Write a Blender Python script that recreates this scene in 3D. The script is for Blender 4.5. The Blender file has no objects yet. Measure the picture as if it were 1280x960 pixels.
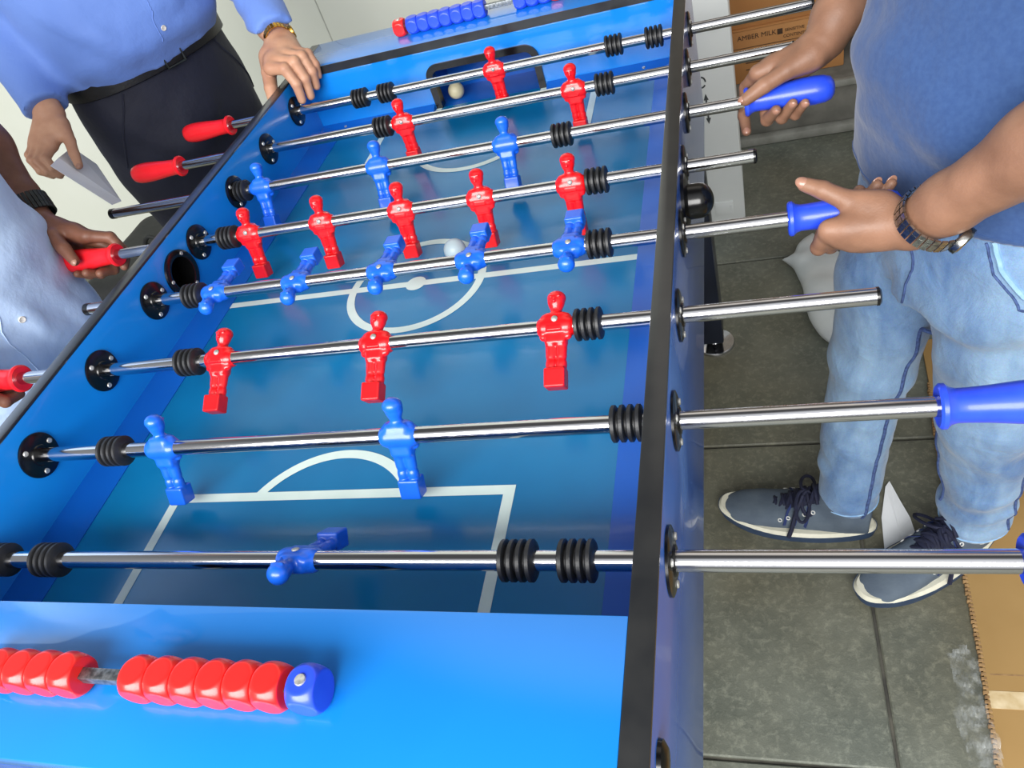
import bpy, bmesh, math, random
import numpy as np
from mathutils import Vector, Matrix, Euler
from mathutils.bvhtree import BVHTree

random.seed(7)
C = bpy.context.scene.collection
Z0 = 0.82            # rod height above the floor; everything below is written relative to the rods
FL = -Z0             # floor level in rod-relative heights
P = 0.15             # rod pitch
W = 0.767            # inner width of the table
TH = 0.0186          # side panel thickness
RIM = 0.052          # rim above rod axis
FD = -0.0814         # playing field
AP = -0.261          # bottom of cabinet
Y0, Y1 = -0.076, 1.122   # end wall faces
E0, E1 = -0.209, 1.255   # outer ends
TAU = 2 * math.pi
ORIG = {}

# ---------------------------------------------------------------- materials
def lin(c):
    return tuple(((v / 255) / 12.92 if v / 255 <= 0.04045 else ((v / 255 + 0.055) / 1.055) ** 2.4) for v in c[:3]) + (1,)

def mat(name, rgb, rough=0.5, metal=0.0, rgb2=None, nscale=20.0, ndetail=4.0, lo=0.35, hi=0.65, bump=0.0, bscale=None,
        coat=0.0, coat_rough=0.05, spec=0.5, sss=0.0, trans=0.0, alpha=1.0, stretch=None, sheen=0.0, rough2=None, bdist=0.003):
    m = bpy.data.materials.new(name); m.use_nodes = True
    nt = m.node_tree; b = nt.nodes['Principled BSDF']
    b.inputs['Base Color'].default_value = lin(rgb)
    b.inputs['Roughness'].default_value = rough
    b.inputs['Metallic'].default_value = metal
    b.inputs['Specular IOR Level'].default_value = spec
    b.inputs['Coat Weight'].default_value = coat
    b.inputs['Coat Roughness'].default_value = coat_rough
    b.inputs['Transmission Weight'].default_value = trans
    b.inputs['Alpha'].default_value = alpha
    b.inputs['Sheen Weight'].default_value = sheen
    if sss:
        b.inputs['Subsurface Weight'].default_value = sss
        b.inputs['Subsurface Radius'].default_value = (0.01, 0.004, 0.002)
        b.inputs['Subsurface Scale'].default_value = 0.6
    tc = nt.nodes.new('ShaderNodeTexCoord'); mp = nt.nodes.new('ShaderNodeMapping')
    nt.links.new(tc.outputs['Object'], mp.inputs['Vector'])
    if stretch: mp.inputs['Scale'].default_value = stretch
    if rgb2 is not None or rough2 is not None:
        n = nt.nodes.new('ShaderNodeTexNoise'); n.inputs['Scale'].default_value = nscale; n.inputs['Detail'].default_value = ndetail
        nt.links.new(mp.outputs['Vector'], n.inputs['Vector'])
        r = nt.nodes.new('ShaderNodeValToRGB')
        r.color_ramp.elements[0].position = lo; r.color_ramp.elements[1].position = hi
        r.color_ramp.elements[0].color = lin(rgb); r.color_ramp.elements[1].color = lin(rgb2 if rgb2 is not None else rgb)
        nt.links.new(n.outputs['Fac'], r.inputs['Fac'])
        nt.links.new(r.outputs['Color'], b.inputs['Base Color'])
        if rough2 is not None:
            mr = nt.nodes.new('ShaderNodeMapRange'); mr.inputs['To Min'].default_value = rough; mr.inputs['To Max'].default_value = rough2
            nt.links.new(n.outputs['Fac'], mr.inputs['Value']); nt.links.new(mr.outputs['Result'], b.inputs['Roughness'])
    if bump:
        n2 = nt.nodes.new('ShaderNodeTexNoise'); n2.inputs['Scale'].default_value = bscale or nscale * 3; n2.inputs['Detail'].default_value = 5
        nt.links.new(mp.outputs['Vector'], n2.inputs['Vector'])
        bp = nt.nodes.new('ShaderNodeBump'); bp.inputs['Strength'].default_value = bump; bp.inputs['Distance'].default_value = bdist
        nt.links.new(n2.outputs['Fac'], bp.inputs['Height']); nt.links.new(bp.outputs['Normal'], b.inputs['Normal'])
    return m

# ---------------------------------------------------------------- mesh helpers
class Geo:
    """collects shapes in one bmesh (rod-relative world coordinates)"""
    def __init__(s): s.bm = bmesh.new()
    def _tag(s, faces, mi):
        for f in faces: f.material_index = mi
    def raw(s, verts, faces, mi=0, smooth=None):
        vs = [s.bm.verts.new(v) for v in verts]; out = []
        for f in faces:
            try: out.append(s.bm.faces.new([vs[i] for i in f]))
            except ValueError: pass
        s._tag(out, mi); return out
    def box(s, x0, x1, y0, y1, z0, z1, bev=0.0, mi=0, seg=2, M=None):
        t = bmesh.new(); bmesh.ops.create_cube(t, size=1)
        for v in t.verts: v.co = Vector(((v.co.x + .5) * (x1 - x0) + x0, (v.co.y + .5) * (y1 - y0) + y0, (v.co.z + .5) * (z1 - z0) + z0))
        if bev: bmesh.ops.bevel(t, geom=list(t.edges), offset=bev, segments=seg, profile=0.5, affect='EDGES')
        s.merge(t, mi, M); t.free(); return s
    def merge(s, t, mi=0, M=None):
        t.verts.index_update()
        vs = [s.bm.verts.new(M @ v.co if M else v.co) for v in t.verts]
        for f in t.faces:
            try: s.bm.faces.new([vs[v.index] for v in f.verts]).material_index = mi
            except ValueError: pass
    def lathe(s, prof, o=(0, 0, 0), axis=(0, 0, 1), seg=24, mi=0, capped=True):
        a = Vector(axis).normalized(); u = a.orthogonal().normalized(); v = a.cross(u); o = Vector(o)
        rings = []
        for r, h in prof:
            rings.append([s.bm.verts.new(o + a * h + (u * math.cos(TAU * k / seg) + v * math.sin(TAU * k / seg)) * max(r, 1e-5)) for k in range(seg)])
        fs = []
        for i in range(len(rings) - 1):
            for k in range(seg):
                fs.append(s.bm.faces.new((rings[i][k], rings[i][(k + 1) % seg], rings[i + 1][(k + 1) % seg], rings[i + 1][k])))
        if capped:
            fs.append(s.bm.faces.new(rings[0][::-1])); fs.append(s.bm.faces.new(rings[-1]))
        s._tag(fs, mi); return s
    def tube(s, pts, r, seg=8, mi=0, closed=False, flat=1.0, up=None):
        pts = [Vector(p) for p in pts]; n = len(pts); rings = []; last = None
        for i, p in enumerate(pts):
            if closed: t = pts[(i + 1) % n] - pts[i - 1]
            else: t = pts[min(i + 1, n - 1)] - pts[max(i - 1, 0)]
            t.normalize()
            if up is not None: u = Vector(up) - t * t.dot(Vector(up))
            elif last is None: u = t.orthogonal()
            else: u = last - t * t.dot(last)
            u.normalize(); last = u; v = t.cross(u); rr = r[i] if isinstance(r, (list, tuple)) else r
            rings.append([s.bm.verts.new(p + u * (math.cos(TAU * k / seg) * rr * flat) + v * (math.sin(TAU * k / seg) * rr)) for k in range(seg)])
        fs = []
        for i in range(n if closed else n - 1):
            A, B = rings[i], rings[(i + 1) % n]
            for k in range(seg):
                fs.append(s.bm.faces.new((A[k], A[(k + 1) % seg], B[(k + 1) % seg], B[k])))
        if not closed: fs.append(s.bm.faces.new(rings[0][::-1])); fs.append(s.bm.faces.new(rings[-1]))
        s._tag(fs, mi); return s
    def prism(s, poly, z0, z1, mi=0, bev=0.0):
        t = bmesh.new()
        b = [t.verts.new((x, y, z0)) for x, y in poly]; c = [t.verts.new((x, y, z1)) for x, y in poly]; n = len(poly)
        t.faces.new(b[::-1]); t.faces.new(c)
        for i in range(n): t.faces.new((b[i], b[(i + 1) % n], c[(i + 1) % n], c[i]))
        if bev: bmesh.ops.bevel(t, geom=[e for e in t.edges], offset=bev, segments=1, affect='EDGES')
        s.merge(t, mi); t.free(); return s

def link(name, me, mats, parent=None, origin=None, smooth=True, angle=40):
    """me holds rod-relative coordinates; the object's origin goes to `origin`"""
    if origin is None:
        co = np.array([v.co[:] for v in me.vertices]); lo, hi = co.min(0), co.max(0)
        origin = ((lo[0] + hi[0]) / 2, (lo[1] + hi[1]) / 2, lo[2] if parent is None else (lo[2] + hi[2]) / 2)
    org = Vector(origin)
    me.transform(Matrix.Translation(-org))
    for m in (mats if isinstance(mats, (list, tuple)) else [mats]): me.materials.append(m)
    o = bpy.data.objects.new(name, me); C.objects.link(o)
    w = org + Vector((0, 0, Z0)); ORIG[o] = w
    if parent: o.parent = parent; o.location = w - ORIG[parent]
    else: o.location = w
    if smooth:
        me.polygons.foreach_set('use_smooth', [True] * len(me.polygons))
        if angle < 180: me.set_sharp_from_angle(angle=math.radians(angle))
    return o

def obj(name, g, mats, parent=None, origin=None, smooth=True, angle=40):
    bmesh.ops.recalc_face_normals(g.bm, faces=list(g.bm.faces))
    me = bpy.data.meshes.new(name); g.bm.to_mesh(me); g.bm.free()
    return link(name, me, mats, parent, origin, smooth, angle)

def tag(o, label=None, cat=None, group=None, kind=None):
    if label: o['label'] = label
    if cat: o['category'] = cat
    if group: o['group'] = group
    if kind: o['kind'] = kind
    return o

def thing(name, loc, label, cat, group=None):
    o = bpy.data.objects.new(name, None); C.objects.link(o); o.empty_display_size = 0.1
    w = Vector(loc) + Vector((0, 0, Z0)); o.location = w; ORIG[o] = w
    return tag(o, label, cat, group)

def copy_part(src, parent, loc, rot=None, label=None):
    """copy one linked part under another parent; loc is rod-relative world"""
    c = src.copy(); C.objects.link(c); c.parent = parent
    w = Vector(loc) + Vector((0, 0, Z0)); ORIG[c] = w; c.location = w - ORIG[parent]
    if rot is not None: c.rotation_euler = rot
    return c

def text_geo(g, txt, size, M, mi=0):
    cu = bpy.data.curves.new('lettering', 'FONT'); cu.body = txt; cu.size = size; cu.align_x = 'CENTER'; cu.align_y = 'CENTER'; cu.extrude = 0.0004
    o = bpy.data.objects.new('lettering', cu); C.objects.link(o)
    dg = bpy.context.evaluated_depsgraph_get(); me = bpy.data.meshes.new_from_object(o.evaluated_get(dg))
    t = bmesh.new(); t.from_mesh(me); g.merge(t, mi, M); t.free()
    bpy.data.objects.remove(o); bpy.data.curves.remove(cu); bpy.data.meshes.remove(me)

# ---------------------------------------------------------------- implicit surfaces (smooth bodies, hands, cloth)
def A3(v): return np.array(v, dtype=np.float32)

class Sdf:
    def __init__(s): s.pr = []          # (fn, lo, hi, k, op)
    def cap(s, a, b, ra, rb=None, k=0.01, flat=None, op='u'):
        """tapered capsule; flat=(normal, factor>1) squashes it along normal"""
        a, b = A3(a), A3(b); rb = ra if rb is None else rb; ab = b - a; L2 = float(ab @ ab) + 1e-12
        if flat is not None: fn = A3(flat[0]); fn = fn / np.linalg.norm(fn); ff = float(flat[1])
        def f(p):
            t = np.clip(((p - a) @ ab) / L2, 0, 1)
            q = p - a - t[..., None] * ab
            if flat is not None:
                q = q + ((q @ fn) * (ff - 1))[..., None] * fn
                return (np.sqrt((q * q).sum(-1)) - (ra + (rb - ra) * t)) * (1.5 / (ff + .5))
            return np.sqrt((q * q).sum(-1)) - (ra + (rb - ra) * t)
        r = max(ra, rb); s.pr.append((f, np.minimum(a, b) - r, np.maximum(a, b) + r, k, op)); return s
    def chain(s, pts, rs, k=0.01, k0=None, flat=None):
        for i in range(len(pts) - 1): s.cap(pts[i], pts[i + 1], rs[i], rs[i + 1], k0 if (i == 0 and k0 is not None) else k, flat)
        return s
    def ell(s, c, r, k=0.01, R=None, op='u'):
        c = A3(c); r = A3(r); Rm = np.array(R, dtype=np.float32) if R is not None else None; m = float(r.min())
        def f(p):
            q = p - c
            if Rm is not None: q = q @ Rm          # columns of R are the local axes
            k0 = np.sqrt(((q / r) ** 2).sum(-1)); k1 = np.sqrt(((q / (r * r)) ** 2).sum(-1)) + 1e-9
            return k0 * (k0 - 1) / k1
        R_ = float(r.max()); s.pr.append((f, c - R_, c + R_, k, op)); return s
    def rbox(s, c, h, rad, k=0.005, R=None, op='u'):
        c = A3(c); h = A3(h) - rad; Rm = np.array(R, dtype=np.float32) if R is not None else None
        def f(p):
            q = p - c
            if Rm is not None: q = q @ Rm
            q = np.abs(q) - h
            return np.sqrt((np.maximum(q, 0) ** 2).sum(-1)) + np.minimum(q.max(-1), 0) - rad
        R_ = float(np.linalg.norm(h)) + rad; s.pr.append((f, c - R_, c + R_, k, op)); return s
    def loft(s, st, o=(0, 0, 0), ax=(0, 0, 1), u=(1, 0, 0), k=0.01, pw=2.0, op='u'):
        """stations (h, cu, cv, ru, rv) along ax; elliptic / superelliptic sections"""
        ax, u, o = A3(ax), A3(u), A3(o); ax = ax / np.linalg.norm(ax); u = u - ax * (u @ ax); u = u / np.linalg.norm(u); v = np.cross(ax, u)
        st = np.array(st, dtype=np.float32); hs = st[:, 0]
        # smooth resampling
        hh = np.linspace(hs[0], hs[-1], 160); cols = [np.interp(hh, hs, st[:, i]) for i in range(1, 5)]
        kr = np.hanning(25); kr /= kr.sum()
        cols = [np.convolve(np.pad(c, 12, mode='edge'), kr, 'valid') for c in cols]
        def f(p):
            q = p - o; h = q @ ax; a = q @ u; b = q @ v
            cu, cv, ru, rv = [np.interp(h, hh, c) for c in cols]
            d = ((np.abs(a - cu) / ru) ** pw + (np.abs(b - cv) / rv) ** pw) ** (1 / pw)
            d = (d - 1) * np.minimum(ru, rv)
            e = np.maximum(hs[0] - h, h - hs[-1])
            return np.maximum(d, e).astype(np.float32)
        pts = []
        for r in st:
            c = o + ax * r[0] + u * r[1] + v * r[2]; m = max(r[3], r[4]); pts += [c - m, c + m]
        pts = np.array(pts); s.pr.append((f, pts.min(0), pts.max(0), k, op)); return s
    def mesh(s, vox, disp=None, cut=None, pad=0.012, smooth=2):
        un = [p for p in s.pr if p[4] == 'u']
        lo = np.min([p[1] for p in un], 0) - pad; hi = np.max([p[2] for p in un], 0) + pad
        n = np.ceil((hi - lo) / vox).astype(int) + 1
        F = np.full(n, 1.0, dtype=np.float32)
        ax = [lo[i] + np.arange(n[i], dtype=np.float32) * vox for i in range(3)]
        for f, a, b, k, op in s.pr:
            m = k + vox * 4 + 0.008
            i0 = np.maximum(((a - m - lo) / vox).astype(int), 0); i1 = np.minimum(((b + m - lo) / vox).astype(int) + 2, n)
            if (i1 <= i0).any(): continue
            sl = tuple(slice(i0[j], i1[j]) for j in range(3))
            p = np.stack(np.meshgrid(*[ax[j][sl[j]] for j in range(3)], indexing='ij'), -1)
            d = f(p).astype(np.float32); c = F[sl]
            if op == 'u':
                h = np.clip(0.5 + 0.5 * (c - d) / max(k, 1e-6), 0, 1); F[sl] = c + (d - c) * h - k * h * (1 - h)
            else:                                     # smooth subtraction
                h = np.clip(0.5 - 0.5 * (c + d) / max(k, 1e-6), 0, 1); F[sl] = c + (-d - c) * h + k * h * (1 - h)
        if disp is not None or cut is not None:
            p = np.stack(np.meshgrid(*ax, indexing='ij'), -1).astype(np.float32)
            if disp is not None:
                msk = np.abs(F) < 0.04
                F[msk] += disp(p[msk]).astype(np.float32)
            if cut is not None: F = np.maximum(F, cut(p).astype(np.float32))
        return nets(F, lo, vox, smooth)

def nets(F, lo, vox, smooth=2):
    F = F.copy(); F[0] = F[-1] = 1; F[:, 0] = F[:, -1] = 1; F[:, :, 0] = F[:, :, -1] = 1
    s = F < 0; nx, ny, nz = F.shape
    cell = np.zeros((nx - 1, ny - 1, nz - 1), dtype=np.int8)
    for i in (0, 1):
        for j in (0, 1):
            for k in (0, 1): cell += s[i:nx - 1 + i, j:ny - 1 + j, k:nz - 1 + k]
    act = (cell > 0) & (cell < 8); idx = np.full(act.shape, -1, dtype=np.int64); I = np.argwhere(act); idx[act] = np.arange(len(I))
    acc = np.zeros((len(I), 3)); cnt = np.zeros(len(I))
    cs = [(i, j, k) for i in (0, 1) for j in (0, 1) for k in (0, 1)]
    for a in range(8):
        for b in range(a + 1, 8):
            if sum(abs(cs[a][t] - cs[b][t]) for t in range(3)) != 1: continue
            A = I + cs[a]; B = I + cs[b]
            fa = F[A[:, 0], A[:, 1], A[:, 2]]; fb = F[B[:, 0], B[:, 1], B[:, 2]]
            m = (fa < 0) != (fb < 0); t = np.where(m, fa / np.where(m, fa - fb, 1), 0)
            pt = np.array(cs[a]) + t[:, None] * (np.array(cs[b]) - np.array(cs[a]))
            acc[m] += pt[m]; cnt[m] += 1
    V = lo + (I + acc / cnt[:, None]) * vox
    Q = []
    for axx in range(3):
        b, c = [(1, 2), (2, 0), (0, 1)][axx]
        sl0 = [slice(None)] * 3; sl1 = [slice(None)] * 3; sl0[axx] = slice(0, -1); sl1[axx] = slice(1, None)
        ch = s[tuple(sl0)] != s[tuple(sl1)]
        E = np.argwhere(ch); E = E[(E[:, b] > 0) & (E[:, c] > 0)]
        if not len(E): continue
        ins = s[E[:, 0], E[:, 1], E[:, 2]]
        def g(db, dc):
            e = E.copy(); e[:, b] -= db; e[:, c] -= dc; return idx[e[:, 0], e[:, 1], e[:, 2]]
        q = np.stack([g(1, 1), g(0, 1), g(0, 0), g(1, 0)], 1); q[~ins] = q[~ins][:, ::-1]; Q.append(q)
    Q = np.concatenate(Q); Q = Q[(Q >= 0).all(1)]
    for it in range(smooth):                         # light laplacian
        S = np.zeros_like(V); D = np.zeros(len(V))
        for a in range(4):
            i, j = Q[:, a], Q[:, (a + 1) % 4]
            for t in range(3):
                S[:, t] += np.bincount(i, V[j, t], len(V)) + np.bincount(j, V[i, t], len(V))
            D += np.bincount(i, minlength=len(V)) + np.bincount(j, minlength=len(V))
        V = V + 0.5 * (S / np.maximum(D, 1)[:, None] - V)
    return V, Q

def mesh_of(name, *parts):
    """join several (V, Q) into one mesh datablock"""
    me = bpy.data.meshes.new(name); vs = []; fs = []; n = 0
    for V, Q in parts: vs.append(V); fs.append(Q + n); n += len(V)
    V = np.concatenate(vs); Q = np.concatenate(fs)
    me.vertices.add(len(V)); me.vertices.foreach_set('co', V.astype(np.float32).ravel())
    me.loops.add(len(Q) * 4); me.loops.foreach_set('vertex_index', Q.astype(np.int32).ravel())
    me.polygons.add(len(Q)); me.polygons.foreach_set('loop_start', np.arange(0, len(Q) * 4, 4, dtype=np.int32))
    me.polygons.foreach_set('loop_total', np.full(len(Q), 4, dtype=np.int32))
    me.update(calc_edges=True); me.validate(); return me

_rs = np.random.RandomState(3)
_NV = _rs.normal(size=(24, 3)).astype(np.float32); _NV /= np.linalg.norm(_NV, axis=1)[:, None]; _NP = _rs.uniform(0, 6.28, 24)
def wob(p, freq, n=6, o=0):
    r = 0
    for i in range(n): r = r + np.sin((p @ _NV[(i + o) % 24]) * freq * (1 + .23 * i) + _NP[(i + o * 3) % 24])
    return r / n
def folds(lst, fine=0.0012, ff=90):
    """cloth displacement: each fold = (centre, normal, wavelength, amp, sigma)"""
    def f(p):
        d = fine * wob(p, ff, 6, 3)
        for c, nrm, wl, amp, sg in lst:
            q = p - A3(c); nrm = A3(nrm); nrm = nrm / np.linalg.norm(nrm)
            t = (q @ nrm)[..., None] * nrm
            x = wob((q - t) * .38 + t + .006 * np.stack([wob(p, 30, 4, i) for i in (1, 5, 9)], -1), 3.4 / wl, 6, int(abs(c[0] * 977 + c[2] * 331)) % 17)
            x = np.clip(1.7 * x, -1, 1); x = .7 * x + .3 * (1 - 2 * np.abs(x))
            d = d + amp * x * np.exp(-(q * q).sum(-1) / (sg * sg))
        return d
    return f
# ================================================================ materials of the table
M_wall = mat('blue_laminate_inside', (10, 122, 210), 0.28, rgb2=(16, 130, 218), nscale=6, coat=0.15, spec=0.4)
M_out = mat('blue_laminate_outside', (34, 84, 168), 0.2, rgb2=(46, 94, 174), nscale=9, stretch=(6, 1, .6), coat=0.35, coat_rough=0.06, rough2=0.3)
M_deck = mat('bright_blue_laminate', (14, 118, 206), 0.24, rgb2=(17, 122, 210), nscale=5, coat=0.7, coat_rough=0.03)
M_field = mat('field_print_blue', (8, 100, 150), 0.24, rgb2=(12, 114, 164), nscale=4, coat=0.15, coat_rough=0.12, spec=0.45)
M_strip = mat('field_edge_blue', (6, 86, 178), 0.3, rgb2=(8, 90, 184), nscale=6, coat=0.1, coat_rough=0.1)
M_line = mat('pale_line_print', (196, 214, 208), 0.35, rgb2=(204, 220, 214), nscale=30)
M_edge = mat('dark_edge_band', (22, 24, 27), 0.3, rgb2=(32, 33, 34), nscale=25, coat=0.6, coat_rough=0.18, rough2=0.42)
M_black = mat('black_plastic', (8, 8, 9), 0.22, rgb2=(12, 12, 13), nscale=60)
M_rubber = mat('black_rubber', (22, 23, 25), 0.48, rgb2=(30, 31, 34), nscale=120, bump=0.1)
M_chrome = mat('chrome_tube', (208, 208, 210), 0.09, metal=1.0, rgb2=(198, 198, 202), nscale=14, stretch=(.3, 4, 4), rough2=0.14)
M_screw = mat('zinc_screw', (215, 215, 210), 0.45, metal=0.6, rgb2=(165, 165, 160), nscale=200)
M_zinc = mat('galvanised_bar', (150, 156, 160), 0.42, metal=0.9, rgb2=(90, 96, 100), nscale=220)
M_red = mat('red_plastic', (226, 20, 26), 0.26, rgb2=(214, 14, 22), nscale=30, coat=0.2, sss=0.0)
M_redb = mat('red_bead_plastic', (240, 40, 36), 0.3, rgb2=(232, 30, 30), nscale=30, coat=0.15)
M_blue = mat('blue_plastic', (24, 98, 220), 0.3, rgb2=(20, 88, 208), nscale=30, coat=0.2)
M_blueh = mat('blue_handle_plastic', (34, 66, 214), 0.33, rgb2=(42, 78, 222), nscale=25, coat=0.15)
M_redh = mat('red_handle_plastic', (230, 28, 40), 0.33, rgb2=(222, 22, 34), nscale=25, coat=0.15)
M_leg = mat('dark_leg_laminate', (20, 26, 40), 0.3, rgb2=(28, 34, 50), nscale=12)

# ================================================================ the table
table = thing('foosball_table', (W / 2, 0.525, FL), 'blue table football game with red and blue players on chrome rods', 'football table')

def side_panel(x0, x1, cups):
    g = Geo(); g.box(x0, x1, E0, E1, AP, RIM - 0.004, 0.0008)
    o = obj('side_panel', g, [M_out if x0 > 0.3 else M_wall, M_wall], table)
    # cut the round opening for the ball entry
    c = Geo(); c.lathe([(0.027, -0.05), (0.027, 0.05)], ((x0 + x1) / 2, 0.529, -0.009), (1, 0, 0), 40)
    k = obj('cutter', c, [M_wall]); md = o.modifiers.new('hole', 'BOOLEAN'); md.object = k; md.solver = 'EXACT'
    bpy.context.view_layer.update()
    me = bpy.data.meshes.new_from_object(o.evaluated_get(bpy.context.evaluated_depsgraph_get()))
    o.modifiers.clear(); o.data = me; bpy.data.objects.remove(k)
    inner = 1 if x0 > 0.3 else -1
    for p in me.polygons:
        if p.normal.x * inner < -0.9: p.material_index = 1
    me.set_sharp_from_angle(angle=math.radians(40))
    g = Geo(); g.box(x0 - .0006, x1 + .0006, E0 - .0006, E1 + .0006, RIM - 0.004, RIM, 0.001)
    e = obj('edge_band', g, M_edge, o); e['label'] = 'dark grey edge band along the top'
    return o
side_panel(-TH, 0, None); side_panel(W, W + TH, None)

GX, GZ = 0.108, -0.001     # goal half width and top
def end_panel(yf, sgn):
    """yf = face towards the field, sgn = outward direction"""
    ya, yb = sorted((yf, yf + sgn * 0.016)); cx = W / 2; g = Geo()
    g.box(0, cx - GX, ya, yb, FD - .01, RIM - 0.0165); g.box(cx + GX, W, ya, yb, FD - .01, RIM - 0.0165)
    g.box(cx - GX, cx + GX, ya, yb, GZ, RIM - 0.0165)
    o = obj('end_panel', g, M_deck, table)
    # goal pocket behind the opening
    g = Geo(); yo = yf + sgn * 0.105; y2, y3 = sorted((yb if sgn > 0 else ya, yo))
    g.box(cx - GX - .004, cx + GX + .004, *sorted((yo, yo + sgn * .006)), FD - .012, GZ + .01)
    g.box(cx - GX - .01, cx - GX - .004, y2, y3, FD - .012, GZ + .01); g.box(cx + GX + .004, cx + GX + .01, y2, y3, FD - .012, GZ + .01)
    g.box(cx - GX - .004, cx + GX + .004, y2, y3, FD - .018, FD - .006); g.box(cx - GX - .004, cx + GX + .004, y2, y3, GZ + .006, GZ + .012)
    obj('goal_pocket', g, M_strip, table)
    # black goal frame: rounded top corners
    pts = []; r = 0.022; hx = GX + .004
    pts.append((cx - hx, FD)); pts.append((cx - hx, GZ + .004 - r))
    for k in range(1, 9): a = math.pi - k * math.pi / 16; pts.append((cx - hx + r + r * math.cos(a), GZ + .004 - r + r * math.sin(a)))
    for k in range(0, 9): a = math.pi / 2 - k * math.pi / 16; pts.append((cx + hx - r + r * math.cos(a), GZ + .004 - r + r * math.sin(a)))
    pts.append((cx + hx, FD))
    g = Geo(); prof = [(-.008, -.004), (.0055, -.004), (.0055, .018), (-.008, .018)]; rings = []
    for i, (x, z) in enumerate(pts):
        a = Vector(pts[max(i - 1, 0)]); b = Vector(pts[min(i + 1, len(pts) - 1)]); t = (b - a).normalized(); nrm = Vector((-t.y, t.x))
        rings.append([(x + nrm.x * q[0], yf + sgn * q[1], z + nrm.y * q[0]) for q in prof])
    vs = [v for rg in rings for v in rg]; fs = []
    for i in range(len(rings) - 1):
        for k in range(4): fs.append((i * 4 + k, i * 4 + (k + 1) % 4, i * 4 + 4 + (k + 1) % 4, i * 4 + 4 + k))
    fs += [(0, 1, 2, 3), tuple(len(vs) - 4 + k for k in range(4))]
    g.raw(vs, fs); obj('goal_frame', g, M_black, table)
    # low ramp strip at the foot of the end wall, with screws
    yi = yf - sgn * 0.026
    for xa, xb in ((0, cx - GX - .012), (cx + GX + .012, W)):
        g = Geo()
        g.raw([(xa, yf, FD), (xb, yf, FD), (xb, yi, FD), (xa, yi, FD), (xa, yf, FD + .010), (xb, yf, FD + .010), (xb, yi, FD + .0015), (xa, yi, FD + .0015)],
              [(0, 1, 2, 3), (4, 5, 6, 7), (0, 1, 5, 4), (1, 2, 6, 5), (2, 3, 7, 6), (3, 0, 4, 7)])
        er = obj('end_ramp', g, M_strip, table)
        for t in (0.22, 0.72):
            g = Geo(); g.lathe([(.003, -.001), (.003, .0012)], (xa + (xb - xa) * t, yf - sgn * .014, FD + .0062), (0, 0, 1), 10); obj('screw', g, M_screw, er)
    # top deck carrying the score counter
    yd = E1 if sgn > 0 else E0; a, b = sorted((yf, yd))
    g = Geo(); g.box(0.0006, W - .0006, a, b, RIM - 0.0165, RIM - .0004, .0008)
    o = obj('top_deck', g, [M_deck], table)
    if sgn > 0:
        g = Geo(); g.box(0.0006, W - .0006, yf - .0012, yf, RIM - 0.0165, RIM - .0002); e = obj('edge_band', g, M_edge, o); e['label'] = 'dark grey edge band facing the field'
    g = Geo(); a, b = sorted((yd, yd - sgn * .016)); g.box(0, W, a, b, AP, RIM - .0165); obj('outer_end_panel', g, M_out, table)
end_panel(Y0, -1); end_panel(Y1, 1)

g = Geo(); g.box(0, W, E0 + .016, E1 - .016, AP, AP + .012); obj('bottom_panel', g, M_leg, table)
# playing field
g = Geo(); g.box(0.0, W, Y0, Y1, FD - .008, FD); field = obj('playing_field', g, M_field, table)
def flat(g, poly, z=FD + .0005): g.raw([(x, y, z) for x, y in poly], [tuple(range(len(poly)))])
def ring(g, cx, cy, r0, r1, a0=0, a1=TAU, n=72, z=FD + .0005):
    vs = []; fs = []
    for i in range(n + 1):
        a = a0 + (a1 - a0) * i / n
        vs += [(cx + r0 * math.cos(a), cy + r0 * math.sin(a), z), (cx + r1 * math.cos(a), cy + r1 * math.sin(a), z)]
    for i in range(n): fs.append((2 * i, 2 * i + 1, 2 * i + 3, 2 * i + 2))
    g.raw(vs, fs)
g = Geo(); cx, lw, mid = W / 2, 0.0125, 0.525
flat(g, [(0.052, mid - lw / 2), (W - .052, mid - lw / 2), (W - .052, mid + lw / 2), (.052, mid + lw / 2)])
ring(g, cx, mid, .098, .1105, z=FD + .0006); ring(g, cx, mid, .0001, .016, z=FD + .0007)
for yf, s in ((Y0, 1), (Y1, -1)):
    yb = yf + s * (0.137 - Y0); hx = .2185
    for (xa, xb, ya, ybb) in ((cx - hx - lw / 2, cx - hx + lw / 2, yf, yb + s * lw / 2), (cx + hx - lw / 2, cx + hx + lw / 2, yf, yb + s * lw / 2)):
        flat(g, [(xa, ya), (xb, ya), (xb, ybb), (xa, ybb)])
    flat(g, [(cx - hx, yb - lw / 2), (cx + hx, yb - lw / 2), (cx + hx, yb + lw / 2), (cx - hx, yb + lw / 2)], FD + .0006)
    yc = yb - s * .053; r = .113; a = math.asin(.053 / r)
    if s > 0: ring(g, cx, yc, r - lw / 2, r + lw / 2, a, math.pi - a, z=FD + .0007)
    else: ring(g, cx, yc, r - lw / 2, r + lw / 2, math.pi + a, TAU - a, z=FD + .0007)
    for sx in (-1, 1):
        xa = cx + sx * .112; flat(g, [(xa - lw / 2, yf), (xa + lw / 2, yf), (xa + lw / 2, yf + s * .055), (xa - lw / 2, yf + s * .055)], FD + .0006)
    flat(g, [(cx - .112, yf + s * .045), (cx + .112, yf + s * .045), (cx + .112, yf + s * .0575), (cx - .112, yf + s * .0575)], FD + .0008)
mk = obj('field_markings', g, M_line, field, smooth=False); mk['label'] = 'pale printed pitch lines'
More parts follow.
